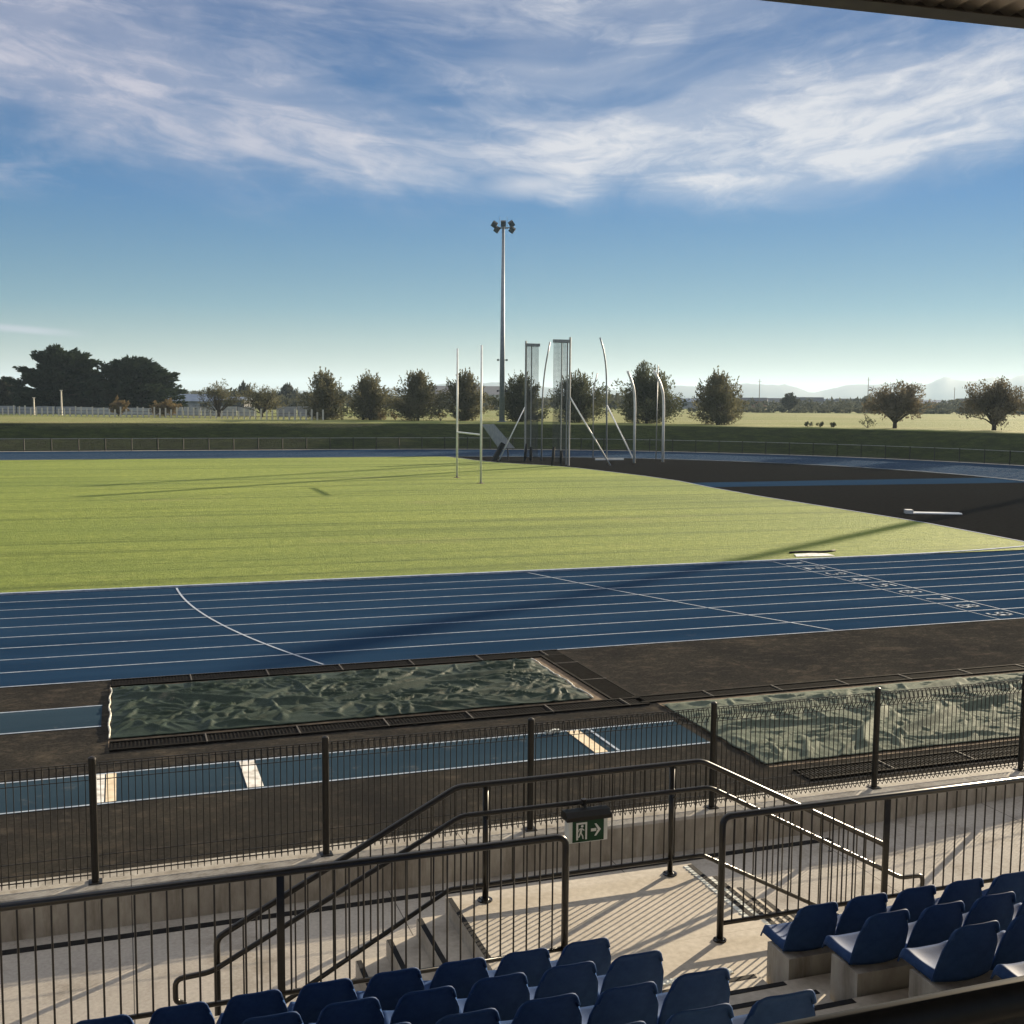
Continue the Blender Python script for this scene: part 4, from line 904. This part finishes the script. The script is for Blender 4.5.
def mth(op, a, b_=None, c=None, clamp=False):
    n = N(nt, 'ShaderNodeMath', operation=op); n.use_clamp = clamp
    for i, v in enumerate((a, b_, c)):
        if v is None: continue
        if isinstance(v, (int, float)): n.inputs[i].default_value = v
        else: L(nt, v, n.inputs[i])
    return n.outputs[0]
def smooth(v, lo, hi):
    n = N(nt, 'ShaderNodeMapRange', interpolation_type='SMOOTHSTEP'); n.inputs[1].default_value = lo; n.inputs[2].default_value = hi; L(nt, v, n.inputs[0]); return n.outputs[0]
az = mth('SUBTRACT', mth('ARCTAN2', sp.outputs[0], sp.outputs[1]), YAW)
el = mth('ARCSINE', sp.outputs[2])
low = mth('MULTIPLY', mth('ABSOLUTE', mth('SUBTRACT', az, 0.05)), 0.10)
wv = mth('SUBTRACT', el, low)
def nz(su, sv, off, detail=6, rough=0.6, dist=0.0):
    cb = N(nt, 'ShaderNodeCombineXYZ'); L(nt, mth('MULTIPLY', az, su), cb.inputs[0]); L(nt, mth('MULTIPLY', wv, sv), cb.inputs[1]); cb.inputs[2].default_value = off
    return fbm(nt, cb.outputs[0], 1.0, detail, rough, dist)
def warped(su, sv, off, amt, detail, rough):
    """noise over (azimuth, height) whose coordinates are stirred by a slower noise"""
    cb = N(nt, 'ShaderNodeCombineXYZ'); L(nt, mth('MULTIPLY', az, su), cb.inputs[0]); L(nt, mth('MULTIPLY', wv, sv), cb.inputs[1]); cb.inputs[2].default_value = off
    w_ = N(nt, 'ShaderNodeTexNoise'); w_.inputs['Scale'].default_value = 0.9; w_.inputs['Detail'].default_value = 3; L(nt, cb.outputs[0], w_.inputs['Vector'])
    sc = N(nt, 'ShaderNodeVectorMath', operation='MULTIPLY_ADD'); L(nt, w_.outputs['Color'], sc.inputs[0]); sc.inputs[1].default_value = (amt * 1.6, amt, 0); L(nt, cb.outputs[0], sc.inputs[2])
    return fbm(nt, sc.outputs[0], 1.0, detail, rough)
veil_n = warped(2.3, 8.5, 5.2, 1.3, 5, 0.55)
streak = warped(5.0, 19, 2.4, 1.9, 10, 0.64)
wisp = warped(11, 30, 9.3, 2.4, 9, 0.66)
warp = mth('MULTIPLY', mth('SUBTRACT', warped(5, 9, 1.3, 1.0, 6, 0.6), 0.5), 0.11)
hgt = mth('ADD', wv, warp)
edge_ = smooth(hgt, 0.125, 0.185)
band = smooth(mth('ABSOLUTE', mth('SUBTRACT', hgt, 0.205)), 0.085, 0.0)
vv = smooth(mth('ADD', mth('ADD', veil_n, mth('MULTIPLY', band, 0.16)), mth('MULTIPLY', smooth(az, -0.05, -0.34), 0.07)), 0.40, 0.72)
ss = smooth(mth('ADD', mth('ADD', mth('MULTIPLY', streak, 0.7), mth('MULTIPLY', wisp, 0.35)), mth('MULTIPLY', band, 0.05)), 0.48, 0.72)
cl_ = mth('MULTIPLY', edge_, mth('ADD', mth('MULTIPLY', vv, 0.47), mth('MULTIPLY', mth('MULTIPLY', ss, 0.80), mth('ADD', 0.18, mth('MULTIPLY', vv, 0.82)))), clamp=True)
cl_ = mth('MULTIPLY', cl_, mth('SUBTRACT', 1.0, mth('MULTIPLY', mth('MULTIPLY', smooth(az, 0.10, 0.30), smooth(hgt, 0.225, 0.275)), 0.65)))
low_w = mth('MULTIPLY', mth('MULTIPLY', smooth(mth('ADD', el, mth('MULTIPLY', warp, 0.5)), 0.150, 0.172), smooth(el, 0.205, 0.18)), smooth(az, -0.22, -0.40))
cl_ = mth('MAXIMUM', cl_, mth('MULTIPLY', mth('MULTIPLY', low_w, ss), 0.5))
tuft = mth('MULTIPLY', smooth(mth('ABSOLUTE', mth('SUBTRACT', mth('ADD', az, mth('MULTIPLY', warp, 0.8)), 0.02)), 0.085, 0.0), smooth(mth('ABSOLUTE', mth('SUBTRACT', mth('SUBTRACT', el, mth('MULTIPLY', warp, 0.25)), 0.183)), 0.016, 0.0))
cl_ = mth('MAXIMUM', cl_, mth('MULTIPLY', tuft, mth('ADD', 0.25, mth('MULTIPLY', wisp, 0.9)), clamp=True))
# a thin low streak at the left
g1 = mth('MULTIPLY', smooth(mth('ABSOLUTE', mth('SUBTRACT', el, mth('SUBTRACT', 0.0535, mth('MULTIPLY', mth('ADD', az, 0.42), 0.06)))), 0.0045, 0.0005), smooth(az, -0.345, -0.40))
cl_ = mth('MAXIMUM', cl_, mth('MULTIPLY', g1, 0.6))
# a brighter veil added overhead, above the view, as soft fill light
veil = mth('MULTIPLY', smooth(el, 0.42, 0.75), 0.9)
hs = N(nt, 'ShaderNodeHueSaturation'); hs.inputs['Saturation'].default_value = 1.6; hs.inputs['Value'].default_value = SKY_V
gm = N(nt, 'ShaderNodeGamma'); gm.inputs['Gamma'].default_value = 0.38; L(nt, sky.outputs[0], gm.inputs['Color']); L(nt, gm.outputs[0], hs.inputs['Color'])
tint = ramp(nt, mth('DIVIDE', el, 0.35), [(0.0, (0.92, 0.84, 0.69)), (0.07, (0.68, 0.76, 0.70)), (0.22, (0.29, 0.61, 0.80)), (0.48, (0.125, 0.49, 0.91)), (0.94, (0.15, 0.38, 0.74))])
skyc = mixc(nt, 1.0, hs.outputs[0], tint, 'MULTIPLY')
ccol = mixc(nt, smooth(az, -0.35, 0.15), (CLD * 0.76, CLD * 0.76, CLD * 0.90), (CLD * 0.98, CLD * 1.0, CLD * 1.07))
skyc = mixc(nt, cl_, skyc, ccol)
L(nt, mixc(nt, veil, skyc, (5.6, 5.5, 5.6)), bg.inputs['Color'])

# ------------------------------------------------------------------ render settings
scene.view_settings.view_transform = 'Standard'; scene.view_settings.look = 'None'; scene.view_settings.gamma = 1
scene.view_settings.exposure = 1.5
scene.render.engine = 'CYCLES'
cy = scene.cycles; cy.use_denoising = True; cy.max_bounces = 5; cy.diffuse_bounces = 2; cy.glossy_bounces = 2; cy.transmission_bounces = 3; cy.volume_bounces = 0; cy.transparent_max_bounces = 8
cy.sample_clamp_indirect = 6
